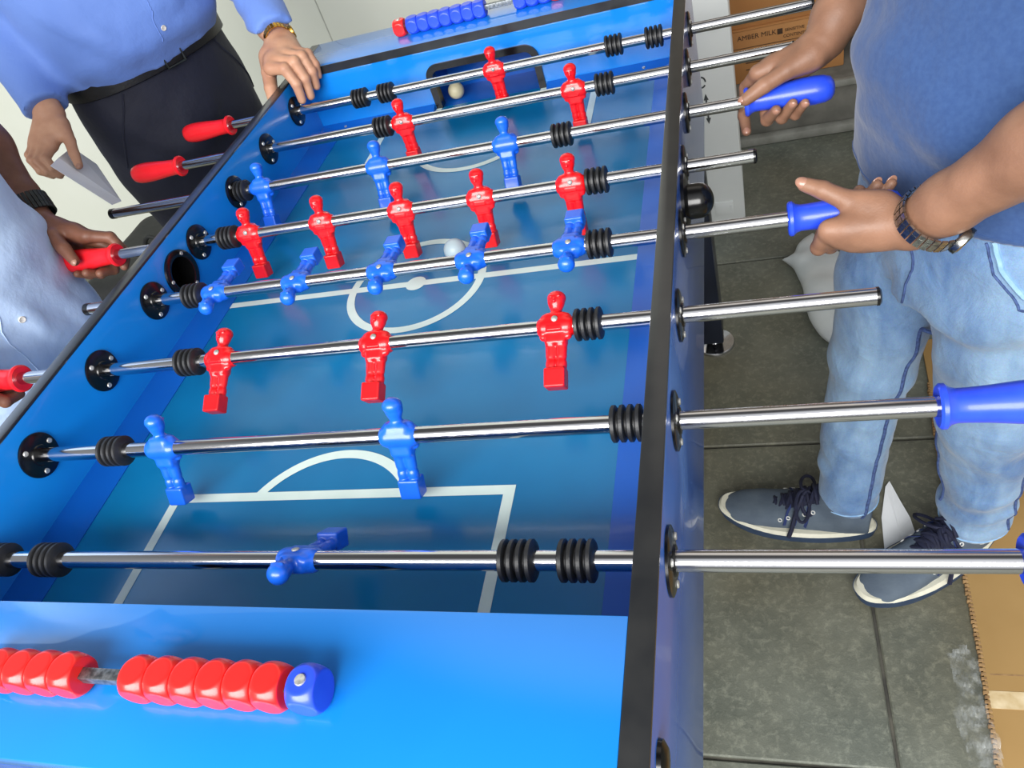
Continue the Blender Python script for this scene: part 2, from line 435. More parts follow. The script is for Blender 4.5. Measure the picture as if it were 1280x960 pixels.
for x0, x1 in ((0, .052), (W, W - .052)):
    g = Geo(); g.raw([(x0, Y0, FD), (x1, Y0, FD), (x1, Y1, FD), (x0, Y1, FD), (x0, Y0, FD + .009), (x1, Y0, FD + .0012), (x1, Y1, FD + .0012), (x0, Y1, FD + .009)],
          [(0, 1, 2, 3), (4, 5, 6, 7), (0, 1, 5, 4), (1, 2, 6, 5), (2, 3, 7, 6), (3, 0, 4, 7)])
    obj('side_ramp', g, M_strip, table)
# legs with chrome levelling feet
for lx in (.015, W - .015):
    for ly in (-.11, 1.135):
        g = Geo(); g.box(lx - .028, lx + .028, ly - .05, ly + .05, FL + .045, AP, .004); lg = obj('leg', g, M_leg, table)
        g = Geo(); g.lathe([(.0475, 0), (.048, .004), (.046, .008), (.014, .012), (.010, .018), (.010, .05)], (lx + .004, ly, FL), (0, 0, 1), 40)
        f = obj('levelling_foot', g, M_chrome, lg); f['label'] = 'round chrome levelling foot'
g = Geo(); g.lathe([(.0145, 0), (.014, .003), (.009, .0062), (.003, .007)], (W + TH, -.158, .012), (1, 0, 0), 20); bc = obj('bolt_cover', g, M_black, table)
# ball entries: flange inside, scoop outside
for xi, xo, s in ((0, -TH, -1), (W, W + TH, 1)):
    g = Geo(); c = (xi, .529, -.009)
    g.lathe([(.0215, s * (TH + .006)), (.0255, s * .004), (.0262, -s * .0035), (.031, -s * .005), (.0375, -s * .0035), (.038, 0)], c, (1, 0, 0), 40, capped=False)
    for a in (.9, 2.99, 5.1): g.lathe([(.0032, 0), (.0028, .0012)], (xi - s * .0046, .529 + .031 * math.cos(a), -.009 + .031 * math.sin(a)), (-s, 0, 0), 10, 1)
    obj('ball_entry_flange', g, [M_black, M_screw], table)
    g = Geo(); prof = [(.036, s * 0.0), (.0365, s * .004), (.030, s * .006), (.0225, s * .0075), (.0222, s * .020)]
    prof += [(.0222 * math.cos(t), s * (.020 + .018 * math.sin(t))) for t in np.linspace(.15, 1.57, 8)]
    g.lathe(prof, (xo, .529, -.009), (1, 0, 0), 40, capped=False)
    obj('ball_entry_cup', g, M_black, table)

# ---------------------------------------------------------------- rods
for s, xa, xb in ((-1, -TH, 0), (1, W, W + TH)):
    first = None
    for n in range(8):
        y = n * P
        if first is None:
            g = Geo()
            for xf, d in ((xa, -1), (xb, 1)):
                g.lathe([(.0105, d * .0062), (.0125, d * .0062), (.0135, d * .0045), (.026, d * .0036), (.0288, d * .0024), (.0288, 0)], (xf, y, 0), (1, 0, 0), 36)
                for a in (0.15, 2.2, 4.25): g.lathe([(.0036, 0), (.003, .0014)], (xf + d * .0042, y + .0215 * math.cos(a), .0215 * math.sin(a)), (d, 0, 0), 10, 1)
            first = obj('rod_bearing', g, [M_black, M_screw], table, origin=((xa + xb) / 2, y, 0))
        else: copy_part(first, table, ((xa + xb) / 2, y, 0))

def player_mesh(face):
    s = Sdf()
    s.ell((0, 0, .0305), (.0098, .0098, .0118), k=.002)
    s.cap((0, 0, .014), (0, 0, .026), .0068, .0058, k=.003)
    s.rbox((0, 0, .0035), (.0140, .0098, .0125), .006, k=.003)
    s.cap((-.0120, 0, 0), (.0120, 0, 0), .0124, k=.003)
    for x in (-1, 1):
        s.cap((x * .0122, -.002, .0095), (x * .0140, -.003, -.012), .0056, .0045, k=.002)
        s.cap((x * .0058, 0, -.014), (x * .0057, 0, -.034), .0070, .0062, k=.0015)
        s.cap((x * .0057, 0, -.034), (x * .0060, 0, -.052), .0053, .0058, k=.001)
        s.cap((x * .0058, 0, -.043), (x * .0058, 0, -.0445), .0063, k=.001)
    s.rbox((0, 0, -.015), (.0120, .0088, .007), .004, k=.003)
    s.rbox((0, -.002, -.0605), (.0118, .0098, .0112), .002, k=.0015)
    # face: brow, nose, hair line, collar, shirt number bar
    s.cap((0, -.0088, .0325), (0, -.0106, .0280), .0013, .0019, k=.0012)
    s.cap((-.005, -.0080, .0345), (.005, -.0080, .0345), .0016, k=.0012)
    s.ell((0, .0014, .0345), (.0107, .0102, .0088), k=.0008)
    s.rbox((0, -.0095, -.0045), (.0085, .003, .0028), .0008, k=.0008)
    V, Q = s.mesh(.00085, smooth=1, pad=.004)
    if face > 0: V = V * np.array([-1, -1, 1])
    me = mesh_of('player', (V, Q))
    g = Geo(); t = bmesh.new(); t.from_mesh(me); g.merge(t, 0); t.free()
    f = 1 if face > 0 else -1
    g.lathe([(.0038, 0), (.0036, .0012)], (0.001, f * .0118, .0058), (0, f, .15), 12, 1)
    return g
PL = {}
def bumper_geo():
    g = Geo(); prof = [(.0098, -.0155)]
    for k in range(4):
        a = -.0155 + k * .0080
        prof += [(.0166, a), (.0182, a + .0011), (.0182, a + .0042), (.0166, a + .0053)]
        if k < 3: prof += [(.0122, a + .0056), (.0122, a + .0077)]
    prof += [(.0098, .0155 - .0004)]
    g.lathe(prof, (0, 0, 0), (1, 0, 0), 32)
    return g
def handle_geo(d):
    g = Geo(); prof = [(.0095, .002), (.0175, 0), (.0198, .002), (.0198, .0055), (.0165, .009), (.0150, .014), (.0150, .022), (.0158, .038), (.0178, .058), (.0192, .078), (.0194, .094), (.0184, .106), (.0156, .1145), (.009, .119), (.001, .1205)]
    g.lathe([(r, h * d) for r, h in prof], (0, 0, 0), (1, 0, 0), 28)
    return g

RODS = [  # team, angle, left end, right end, handle side, flange x, players, bumpers
    ('blue', 50, -.105, 1.15, 1, 1.032, [.441], [.062, .135, .659, .711]),
    ('blue', -26, -.13, 1.12, 1, 1.005, [.194, .501], [.124, .742]),
    ('red', -60, -.26, .980, -1, -.146, [.199, .426, .651], [.150, .689]),
    ('blue', 88, -.13, 1.02, 1, .906, [.113, .25, .386, .516, .648], [.077, .687]),
    ('red', -17, -.28, .876, -1, -.167, [.101, .235, .371, .498, .632], [.062, .669]),
    ('blue', -24, -.279, .98, 1, .868, [.055, .284, .508], [.012, .600]),
    ('red', -5, -.315, .945, -1, -.202, [.286, .600], [.246, .653]),
    ('red', -2, -.27, .985, -1, -.158, [.430], [.149, .206, .656, .727]),
]
bump0 = None; hand0 = {}
for n, (team, ang, xl, xr, hs, fx, pls, bps) in enumerate(RODS):
    y = n * P; g = Geo()
    g.lathe([(.0075, xl), (.009, xl + .001), (.009, xr - .001), (.0075, xr)], (0, y, 0), (1, 0, 0), 32)
    rod = obj('rod', g, M_chrome, table, origin=((xl + xr) / 2, y, 0))
    for x in pls:
        if team not in PL:
            PL[team] = obj('player', player_mesh(-1 if team == 'red' else 1), [M_red if team == 'red' else M_blue, M_screw], rod, origin=(0, 0, 0), angle=180)
            p = PL[team]; w = Vector((x, y, Z0)); p.location = w - ORIG[rod]
        else: p = copy_part(PL[team], rod, (x, y, 0))
        p.rotation_euler = (math.radians(ang), 0, 0); p['label'] = team + ' plastic player figure'
    for x in bps:
        if bump0 is None:
            bump0 = obj('rubber_bumper', bumper_geo(), M_rubber, rod, origin=(0, 0, 0)); b = bump0
            b.location = Vector((x, y, Z0)) - ORIG[rod]
        else: b = copy_part(bump0, rod, (x, y, 0))
        b.rotation_euler = (.3 + n * .7 + x * 5, 0, 0); b['label'] = 'ribbed black rubber bumper'
    if hs not in hand0:
        h = hand0[hs] = obj('handle', handle_geo(hs), M_blueh if hs > 0 else M_redh, rod, origin=(0, 0, 0)); h.location = Vector((fx, y, Z0)) - ORIG[rod]
    else: h = copy_part(hand0[hs], rod, (fx, y, 0))
    h['label'] = ('blue' if hs > 0 else 'red') + ' screwdriver-shaped plastic handle'
    g = Geo(); xe = xl if hs > 0 else xr
    g.lathe([(.0082, -.002), (.0095, -.0015), (.0095, .001), (.007, .003)] if hs < 0 else [(.007, -.0045), (.0095, -.002), (.0095, .007), (.0082, .008)], (xe, y, 0), (1, 0, 0), 24)
    e = obj('end_cap', g, M_black, rod); e['label'] = 'black plug in the bare rod end'

# ---------------------------------------------------------------- score counters
def bead_mesh():
    s = Sdf(); s.ell((0, 0, 0), (.0186, .0186, .0186), k=.001)
    V, Q = s.mesh(.0009, cut=lambda p: np.maximum(np.maximum(np.abs(p[..., 1]) - .0151, np.abs(p[..., 2]) - .0151), np.abs(p[..., 0]) - .01175), smooth=2, pad=.004)
    g = Geo(); t = bmesh.new(); t.from_mesh(mesh_of('bead', (V, Q))); g.merge(t); t.free(); return g
bead0 = {}
def counter(y, colour, cap, xs, label):
    z = RIM + .0151; g = Geo(); g.box(.215, .551, y - .0048, y + .0048, z - .0048, z + .0048, .0008)
    bar = obj('score_counter', g, M_zinc, table, origin=(W / 2, y, z)); bar['label'] = label
    for col, name, X in ((colour, 'score_bead', xs), (cap, 'end_bracket', [.2205, .5455])):
        for x in X:
            key = (col, name)
            if key not in bead0:
                b = obj(name, bead_mesh(), [M_redb if col == 'red' else M_blueh], bar, origin=(0, 0, 0), angle=35); bead0[key] = b
                b.location = Vector((x, y, z + Z0)) - ORIG[bar]
            else: b = copy_part(bead0[key], bar, (x, y, z))
            b['label'] = col + (' score bead' if name == 'score_bead' else ' end bracket')
    g = Geo()
    for x in (.2205, .5455):
        g.lathe([(.0045, 0), (.004, .0014)], (x, y, z + .0150), (0, 0, 1), 14); obj('screw', g, M_screw, bar); g = Geo()
    g.bm.free()
    bar.name = 'score_counter'
counter(-.147, 'red', 'blue', [.2545 + i * .0238 for i in range(4)] + [.397 + i * .0238 for i in range(6)], 'grey bar of red score beads on the near deck')
counter(1.192, 'blue', 'red', [.249 + i * .0238 for i in range(7)] + [.4745 + i * .0238 for i in range(3)], 'grey bar of blue score beads on the far deck')

# ---------------------------------------------------------------- the balls
M_ball = mat('white_ball_plastic', (172, 190, 196), 0.3, rgb2=(180, 196, 200), nscale=30)
M_ball2 = mat('cream_ball_plastic', (214, 206, 170), 0.35, rgb2=(206, 198, 160), nscale=30)
def ball(x, y, z, m, label):
    g = Geo(); t = bmesh.new(); bmesh.ops.create_icosphere(t, subdivisions=4, radius=.017, matrix=Matrix.Translation((x, y, z + .017))); g.merge(t); t.free()
    tag(obj('football', g, m, None, origin=(x, y, z)), label, 'ball')
ball(.441, .574, FD + .0008, M_ball, 'small white ball on the centre circle behind the blue row of five')
ball(.301, 1.165, FD - .006, M_ball2, 'small cream ball lying inside the far goal')
# ================================================================ the place
M_slate = bpy.data.materials.new('slate_floor'); M_slate.use_nodes = True
def slate_nodes(m):
    nt = m.node_tree; N = nt.nodes; L = nt.links; b = N['Principled BSDF']
    tc = N.new('ShaderNodeTexCoord')
    n1 = N.new('ShaderNodeTexNoise'); n1.inputs['Scale'].default_value = 5; n1.inputs['Detail'].default_value = 8; n1.inputs['Roughness'].default_value = .7
    n2 = N.new('ShaderNodeTexNoise'); n2.inputs['Scale'].default_value = 75; n2.inputs['Detail'].default_value = 6; n2.inputs['Roughness'].default_value = .75; n2.inputs['Distortion'].default_value = .25
    n3 = N.new('ShaderNodeTexNoise'); n3.inputs['Scale'].default_value = 1.4; n3.inputs['Detail'].default_value = 3
    for n in (n1, n2, n3): L.new(tc.outputs['Object'], n.inputs['Vector'])
    r1 = N.new('ShaderNodeValToRGB'); e = r1.color_ramp.elements
    e[0].position = .30; e[0].color = lin((90, 94, 86)); e[1].position = .72; e[1].color = lin((136, 137, 124))
    L.new(n1.outputs['Fac'], r1.inputs['Fac'])
    r2 = N.new('ShaderNodeValToRGB'); e = r2.color_ramp.elements; e[0].position = .50; e[0].color = (0, 0, 0, 1); e[1].position = .72; e[1].color = (1, 1, 1, 1)
    L.new(n2.outputs['Fac'], r2.inputs['Fac'])
    mx = N.new('ShaderNodeMix'); mx.data_type = 'RGBA'; mx.inputs[7].default_value = lin((190, 190, 172)); L.new(r1.outputs['Color'], mx.inputs[6])
    mm = N.new('ShaderNodeMath'); mm.operation = 'MULTIPLY'; mm.inputs[1].default_value = .4; L.new(r2.outputs['Color'], mm.inputs[0]); L.new(mm.outputs[0], mx.inputs[0])
    r3 = N.new('ShaderNodeValToRGB'); e = r3.color_ramp.elements; e[0].position = .35; e[0].color = lin((205, 196, 178)); e[1].position = .65; e[1].color = lin((238, 246, 250)); L.new(n3.outputs['Fac'], r3.inputs['Fac'])
    m2 = N.new('ShaderNodeMix'); m2.data_type = 'RGBA'; m2.blend_type = 'MULTIPLY'; m2.inputs[0].default_value = 1; L.new(mx.outputs[2], m2.inputs[6]); L.new(r3.outputs['Color'], m2.inputs[7])
    L.new(m2.outputs[2], b.inputs['Base Color']); b.inputs['Roughness'].default_value = .5
    bp = N.new('ShaderNodeBump'); bp.inputs['Strength'].default_value = .45; bp.inputs['Distance'].default_value = .004; L.new(n2.outputs['Fac'], bp.inputs['Height']); L.new(bp.outputs['Normal'], b.inputs['Normal'])
slate_nodes(M_slate)
M_grout = mat('dark_joint', (48, 48, 46), .8, rgb2=(92, 90, 80), nscale=18)
M_wallw = mat('cream_wall_panel', (214, 218, 204), .55, rgb2=(222, 225, 214), nscale=2.0)
M_seam = mat('wall_seam_grey', (178, 180, 168), .7, rgb2=(164, 166, 156), nscale=30)
M_conc = mat('concrete_step', (122, 120, 112), .8, rgb2=(98, 97, 90), nscale=14, bump=.3)
M_conc2 = mat('worn_concrete_edge', (150, 150, 142), .75, rgb2=(126, 126, 118), nscale=20, bump=.3)

# stone floor: slabs separated by real joints
XS = [-4.2, -2.6, -1.2, -.2, .33, 1.022, 1.62, 2.6, 3.8]; YS = [-2.2, -1.2, -.55, .136, .798, 1.46, 2.1]
g = Geo(); g.box(XS[0], XS[-1], YS[0], YS[-1] + .9, FL - .05, FL - .006)
fl = obj('floor', g, M_grout, smooth=False); tag(fl, kind='structure', label='grey stone slab floor')
g = Geo(); jw = .003
XS2 = [[-4.2, -2.6, -1.2, -.2, .33, 1.022, 1.62, 2.6, 3.8], [-4.2, -3.0, -1.6, -.6, .1, .62, 1.45, 2.2, 3.8]]
for j in range(len(YS) - 1):
    X_ = XS2[0 if j in (1, 2, 3) else 1]
    for i in range(len(X_) - 1):
        g.box(X_[i] + jw, X_[i + 1] - jw, YS[j] + jw, YS[j + 1] - jw, FL - .02, FL, .0025, seg=1)
obj('stone_slabs', g, M_slate, fl, smooth=False)
# cream wall on the left, step on the right
YW = 2.1
g = Geo(); g.box(-4.2, .30, YW, YW + .12, FL, 2.2); wl = obj('wall_back', g, M_wallw, smooth=False); tag(wl, kind='structure', label='cream panelled wall')
g = Geo()
for x in (-2.15, -.985, -.41): g.box(x - .002, x + .002, YW - .0012, YW, FL, 2.2)
obj('seam', g, M_seam, wl, smooth=False)
g = Geo(); g.box(.30, 3.8, YW, 3.0, FL, -.662, .006); st = obj('trim_1', g, M_conc); tag(st, kind='structure', label='raised concrete step along the back')
g = Geo(); g.box(.30, 3.8, YW - .012, YW + .01, -.676, -.655, .004); obj('edge', g, M_conc2, st)
g = Geo(); g.box(.30, 3.8, YW - .035, YW, FL, FL + .03, .008); obj('kerb', g, M_conc2, st)
g = Geo(); g.box(.30, 3.8, 2.98, 3.1, -.662, 2.2); tag(obj('wall_far', g, mat('grey_brown_wall', (120, 112, 100), .8, rgb2=(104, 98, 88), nscale=5), smooth=False), kind='structure', label='grey-brown wall behind the step')  # grey-brown base with random tone variation

# ---------------------------------------------------------------- cartons
M_card = mat('brown_card', (172, 118, 66), .75, rgb2=(184, 130, 76), nscale=6, bump=.05)
M_card2 = mat('tan_card', (160, 128, 78), .75, rgb2=(150, 118, 68), nscale=5, bump=.06)
M_flute = mat('card_flute', (120, 92, 60), .85, rgb2=(160, 128, 86), nscale=90)
M_tape = mat('clear_parcel_tape', (214, 196, 160), .2, rgb2=(188, 164, 120), nscale=40, coat=.4)
M_ink = mat('printed_ink', (74, 50, 30), .7, rgb2=(60, 42, 26), nscale=60)
M_inkg = mat('grey_printed_ink', (70, 74, 74), .7, rgb2=(54, 58, 58), nscale=60)
M_white = mat('white_carton_card', (212, 216, 214), .5, rgb2=(220, 223, 220), nscale=4)
def carton(x0, x1, y0, y1, z0, z1, label, name='cardboard_box', m=None, txt=None):
    t = thing(name, ((x0 + x1) / 2, (y0 + y1) / 2, z0), label, 'box')
    g = Geo(); g.box(x0, x1, y0, y1, z0, z1 - .004, .004); obj('carton_body', g, m or M_card, t)
    g = Geo(); ym = (y0 + y1) / 2
    g.box(x0, x1, y0, ym - .0015, z1 - .004, z1, .001); g.box(x0, x1, ym + .0015, y1, z1 - .004, z1, .001); obj('top_flaps', g, m or M_card, t)
    if txt:
        for s, sz, x, z in txt: g = Geo(); text_geo(g, s, sz, Matrix.Translation((x, y0 - .0006, z)) @ Matrix.Rotation(math.pi / 2, 4, 'X')); obj('printed_lettering', g, M_ink, t, smooth=False)
    return t
yb = 2.2
t1 = carton(.60, 1.172, yb, yb + .34, -.662, -.489, 'brown cardboard box on the step with a printed line of text', txt=[('AMBER MILK', .021, .918, -.515), ('SENSITIVE', .013, 1.03, -.515), ('CONTENTS', .013, 1.03, -.533)])
g = Geo(); g.box(.979, .995, yb - .0007, yb, -.524, -.507); obj('printed_stamp', g, M_ink, t1)
g = Geo()
for z in (-.578, -.598, -.62): g.box(.88, .99, yb - .0006, yb, z, z + .003)
g.box(.62, 1.165, yb - .0006, yb, -.548, -.546)
obj('printed_rule', g, M_ink, t1, smooth=False)
t2 = carton(.58, 1.24, yb + .01, yb + .36, -.489, -.26, 'brown cardboard box stacked on top of the one with text')
carton(1.27, 1.75, yb + .02, yb + .4, -.662, -.44, 'dark brown cardboard box at the right end of the step', m=mat('dark_card', (120, 74, 44), .8, rgb2=(104, 62, 36), nscale=7))
# tall white carton with handling marks
t = carton(.34, .847, 1.67, 2.02, FL, -.14, 'tall white carton with dark arrow marks beside the far table corner', 'white_carton', M_white)
g = Geo(); yv = 1.6692
def arrow(x, z, s, dn=False):
    d = -1 if dn else 1
    g.raw([(x - .005 * s, yv, z), (x + .005 * s, yv, z), (x, yv, z + d * .014 * s)], [(0, 1, 2)])
    g.raw([(x - .0018 * s, yv, z - d * .012 * s), (x + .0018 * s, yv, z - d * .012 * s), (x + .0018 * s, yv, z), (x - .0018 * s, yv, z)], [(0, 1, 2, 3)])
arrow(.772, -.436, 1.3); arrow(.773, -.487, 1.3, True)
for k in range(3):
    a0 = k * TAU / 3; vs = []; fs = []
    for i in range(7):
        a = a0 + i * .25
        vs += [(.764 + .009 * math.cos(a), yv, -.386 + .012 * math.sin(a)), (.764 + .013 * math.cos(a), yv, -.386 + .0165 * math.sin(a))]
    for i in range(6): fs.append((2 * i, 2 * i + 1, 2 * i + 3, 2 * i + 2))
    g.raw(vs, fs)
obj('handling_marks', g, M_inkg, t, smooth=False)
g = Geo(); g.box(.765, .815, 1.667, 1.67, -.80, -.755, .001); g.box(.808, .812, 1.665, 1.668, -.785, -.768); obj('label_tab', g, M_white, t)
# flattened carton on the floor at the right
g = Geo(); poly = [(1.150, .05), (1.172, .33), (1.178, .46), (1.184, .71), (1.205, .95), (1.212, 1.08), (1.50, 1.12), (1.95, 1.0), (1.95, -.05), (1.6, -.1)]
g.prism(poly, FL + .0005, FL + .007)
fc = obj('flattened_carton', g, M_card2, None); tag(fc, 'flattened tan cardboard sheet on the floor at the right edge', 'cardboard')
g = Geo()
e = [(1.150, .05), (1.172, .33), (1.178, .46), (1.184, .71), (1.205, .95)]
for i in range(len(e) - 1):
    a, b = Vector(e[i]), Vector(e[i + 1]); n = int((b - a).length / .0075)
    for k in range(n):
        p = a + (b - a) * (k + .5) / n; dx = random.uniform(-.0012, .0012)
        g.box(p.x - .0042 + dx, p.x + .0035, p.y - .0028, p.y + .0022, FL + .0008, FL + .0078, .0006, seg=1)
obj('fluted_edge', g, M_flute, fc)
g = Geo(); g.box(1.168, 1.9, .240, .268, FL + .0068, FL + .0076); tp = obj('parcel_tape', g, M_tape, fc); tp['label'] = 'shiny strip of parcel tape'
g = Geo(); g.box(1.178, 1.9, .294, .2965, FL + .0066, FL + .0072); obj('crease', g, M_flute, fc)

# ---------------------------------------------------------------- litter
M_bag = mat('white_plastic_film', (222, 226, 226), .35, rgb2=(204, 212, 214), nscale=9, coat=.2, bump=.12)
s = Sdf(); s.ell((1.05, 1.24, FL + .02), (.075, .17, .040), k=.03); s.ell((1.02, 1.40, FL + .015), (.06, .11, .030), k=.03); s.ell((1.1, 1.13, FL + .02), (.05, .10, .032), k=.03)
s.cap((.985, 1.40, FL + .018), (.938, 1.43, FL + .012), .022, .004, k=.02); s.cap((1.0, 1.47, FL + .015), (1.02, 1.53, FL + .012), .02, .006, k=.02)
V, Q = s.mesh(.006, disp=folds([((1.02, 1.3, FL + .03), (.8, .5, .3), .07, .004, .3)], .002, 40), cut=lambda p: FL + .0005 - p[..., 2], smooth=2)
tag(link('plastic_bag', mesh_of('plastic_bag', (V, Q)), M_bag, angle=180), 'crumpled white plastic bag on the floor behind the jeans', 'bag')
M_paper = mat('white_paper', (238, 242, 246), .6, rgb2=(218, 223, 226), nscale=6)
g = Geo(); pp = [(1.089, .690), (1.079, .672), (1.062, .60), (1.056, .515), (1.063, .47), (1.10, .47), (1.115, .555), (1.112, .60), (1.10, .64)]
vs = [(x, y, FL + .0015 + .006 * abs(math.sin(i * 1.3))) for i, (x, y) in enumerate(pp)]; vs.append((1.088, .57, FL + .006))
g.raw(vs, [(i, (i + 1) % len(pp), len(pp)) for i in range(len(pp))])
o = obj('paper_scrap', g, M_paper, smooth=False); sm = o.modifiers.new('thick', 'SOLIDIFY'); sm.thickness = .0006; tag(o, 'pointed white paper scrap on the floor between the two shoes', 'paper')
# crumpled clear film by the cardboard
M_film = bpy.data.materials.new('clear_film'); M_film.use_nodes = True
nt = M_film.node_tree; b = nt.nodes['Principled BSDF']; b.inputs['Base Color'].default_value = lin((225, 232, 235)); b.inputs['Roughness'].default_value = .14
tc = nt.nodes.new('ShaderNodeTexCoord'); nz = nt.nodes.new('ShaderNodeTexNoise'); nz.inputs['Scale'].default_value = 38; nz.inputs['Detail'].default_value = 5; nt.links.new(tc.outputs['Object'], nz.inputs['Vector'])
rp = nt.nodes.new('ShaderNodeValToRGB'); rp.color_ramp.elements[0].position = .42; rp.color_ramp.elements[0].color = (.02,) * 3 + (1,); rp.color_ramp.elements[1].position = .74; rp.color_ramp.elements[1].color = (.30,) * 3 + (1,)
nt.links.new(nz.outputs['Fac'], rp.inputs['Fac']); nt.links.new(rp.outputs['Color'], b.inputs['Alpha'])
def film(name, outline, h, label, seed):
    rnd = np.random.RandomState(seed); nx, ny = 30, 46
    xs = np.array([p[0] for p in outline]); ys = np.array([p[1] for p in outline])
    g = Geo(); idx = {}; vs = []; fs = []
    x0, x1, y0, y1 = xs.min(), xs.max(), ys.min(), ys.max()
    def inside(x, y):
        c = False; n = len(outline)
        for i in range(n):
            (xa, ya), (xb, yb_) = outline[i], outline[i - 1]
            if (ya > y) != (yb_ > y) and x < (xb - xa) * (y - ya) / (yb_ - ya) + xa: c = not c
        return c
    for i in range(nx):
        for j in range(ny):
            x = x0 + (x1 - x0) * i / (nx - 1); y = y0 + (y1 - y0) * j / (ny - 1)
            p = np.array([[x, y, 0]], dtype=np.float32)
            z = h * (.5 + .35 * wob(p, 120, 6, seed)[0] + .6 * abs(wob(p, 60, 5, seed + 4)[0])) + rnd.uniform(0, h * .22)
            if inside(x, y): idx[i, j] = len(vs); vs.append((x + rnd.uniform(-.001, .001), y + rnd.uniform(-.001, .001), FL + .001 + max(z, 0)))
    for (i, j) in idx:
        q = [(i, j), (i + 1, j), (i + 1, j + 1), (i, j + 1)]
        if all(k in idx for k in q): fs.append([idx[k] for k in q])
    g.raw(vs, fs); return tag(obj(name, g, M_film, smooth=False), label, 'plastic film')
film('plastic_film', [(1.118, .325), (1.150, .345), (1.166, .315), (1.160, .26), (1.168, .17), (1.150, .06), (1.10, .04), (1.108, .12), (1.118, .165), (1.108, .225), (1.125, .262)], .020, 'crumpled clear plastic film on the floor beside the cardboard sheet', 2)

# black bag against the wall, behind the man with the black watch
M_bagd = mat('dark_grey_bag_fabric', (30, 32, 32), .7, rgb2=(22, 24, 24), nscale=60)
s = Sdf(); s.rbox((-1.16, 1.66, FL + .11), (.22, .26, .12), .08, k=.03); s.ell((-1.16, 1.42, FL + .08), (.15, .06, .07), k=.04)
V, Q = s.mesh(.012, disp=folds([((-1.16, 1.55, FL + .12), (.3, 0, 1), .1, .006, .3)]), cut=lambda p: FL + .001 - p[..., 2], smooth=1)
bg = link('backpack', mesh_of('backpack', (V, Q)), M_bagd, angle=180); tag(bg, 'dark bag on the floor near the cream wall', 'bag')
g = Geo(); g.tube([(-1.20 + .08 * t, 1.66, FL + .225 + .03 * math.sin(math.pi * t)) for t in np.linspace(0, 1, 12)], .008, 8); obj('carry_loop', g, M_bagd, bg)

# ================================================================ light and camera
w = bpy.data.worlds.new('sky'); bpy.context.scene.world = w; w.use_nodes = True
nt = w.node_tree; N = nt.nodes; L = nt.links; bgn = N['Background']
tc = N.new('ShaderNodeTexCoord')
def lobe(d, lo, hi):
    d = Vector(d).normalized(); v = N.new('ShaderNodeVectorMath'); v.operation = 'DOT_PRODUCT'; v.inputs[1].default_value = d
    L.new(tc.outputs['Generated'], v.inputs[0])
    m = N.new('ShaderNodeMapRange'); m.interpolation_type = 'SMOOTHSTEP'; m.inputs['From Min'].default_value = lo; m.inputs['From Max'].default_value = hi
    L.new(v.outputs['Value'], m.inputs['Value']); return m.outputs['Result']
def mixc(a, b, f):
    m = N.new('ShaderNodeMix'); m.data_type = 'RGBA'; L.new(f, m.inputs[0])
    for i, c in ((6, a), (7, b)):
        if isinstance(c, tuple): m.inputs[i].default_value = c
        else: L.new(c, m.inputs[i])
    return m.outputs[2]
up = lobe((0, 0, 1), -.3, .25)
c = mixc((.17, .17, .155, 1), (.34, .35, .36, 1), up)                       # ground haze -> open surroundings
c = mixc(c, (.10, .10, .10, 1), lobe((0, .15, 1), .6, .9))                  # shaded canopy overhead
c = mixc(c, (.95, .88, .78, 1), lobe((.1, .75, .66), .86, .97))
c = mixc(c, (1.1, 1.12, 1.15, 1), lobe((.12, -.80, .60), .6, .95))           # open side behind the camera
c = mixc(c, (1.0, 1.0, 1.0, 1), lobe((.92, -.25, .30), .75, .96))            # glow added on the right to brighten the pale shirt
L.new(c, bgn.inputs['Color']); bgn.inputs['Strength'].default_value = 1.0

la = bpy.data.lights.new('daylight_opening', 'AREA'); la.shape = 'RECTANGLE'; la.size = 3.4; la.size_y = 1.5; la.energy = 245; la.color = (1, .985, .96)
lo = bpy.data.objects.new('daylight_opening', la); C.objects.link(lo); lo.location = (.1, -2.2, 1.45 + Z0)
lo.rotation_euler = (Vector((.4, .25, 0)) - Vector((.1, -2.2, 1.45))).to_track_quat('-Z', 'Y').to_euler()
sc = bpy.context.scene
cam = bpy.data.cameras.new('camera'); co = bpy.data.objects.new('camera', cam); C.objects.link(co)
cam.sensor_width = 36; cam.lens = 963.73 / 1280 * 36; cam.clip_start = .02
co.location = (0.86875, -0.33807, 0.54612 + Z0); co.rotation_euler = (0.804171, 0.274096, 0.177070)
sc.camera = co
sc.view_settings.view_transform = 'Standard'; sc.view_settings.look = 'None'; sc.view_settings.exposure = 0.0
# ================================================================ people
def skin(name, a, b):
    return mat(name, a, .48, rgb2=b, nscale=26, lo=.3, hi=.7, bump=.12, bscale=420, sss=.03, spec=.4)
M_skinR = skin('warm_brown_skin', (146, 108, 86), (122, 88, 69))
M_skinF = skin('light_brown_skin', (190, 146, 118), (168, 122, 98))
M_skinL = skin('dark_brown_skin', (126, 84, 66), (100, 64, 48))
M_nail = mat('fingernail', (164, 122, 102), .32, rgb2=(154, 112, 94), nscale=40, coat=.3)
M_hair = mat('black_hair', (16, 13, 12), .5, rgb2=(24, 20, 18), nscale=120)
M_lip = mat('lips', (140, 80, 70), .5, rgb2=(130, 72, 64), nscale=60)
M_eye = mat('eye_white', (220, 216, 208), .2, rgb2=(200, 194, 186), nscale=200)
M_tee = mat('navy_heather_tee', (39, 69, 118), .9, rgb2=(46, 76, 124), nscale=160, bump=.55, bscale=13, bdist=.012, sheen=.25)
M_shirtF = mat('periwinkle_shirt_cotton', (96, 130, 204), .7, rgb2=(103, 137, 210), nscale=5, bump=.5, bscale=14, bdist=.011, sheen=.15)
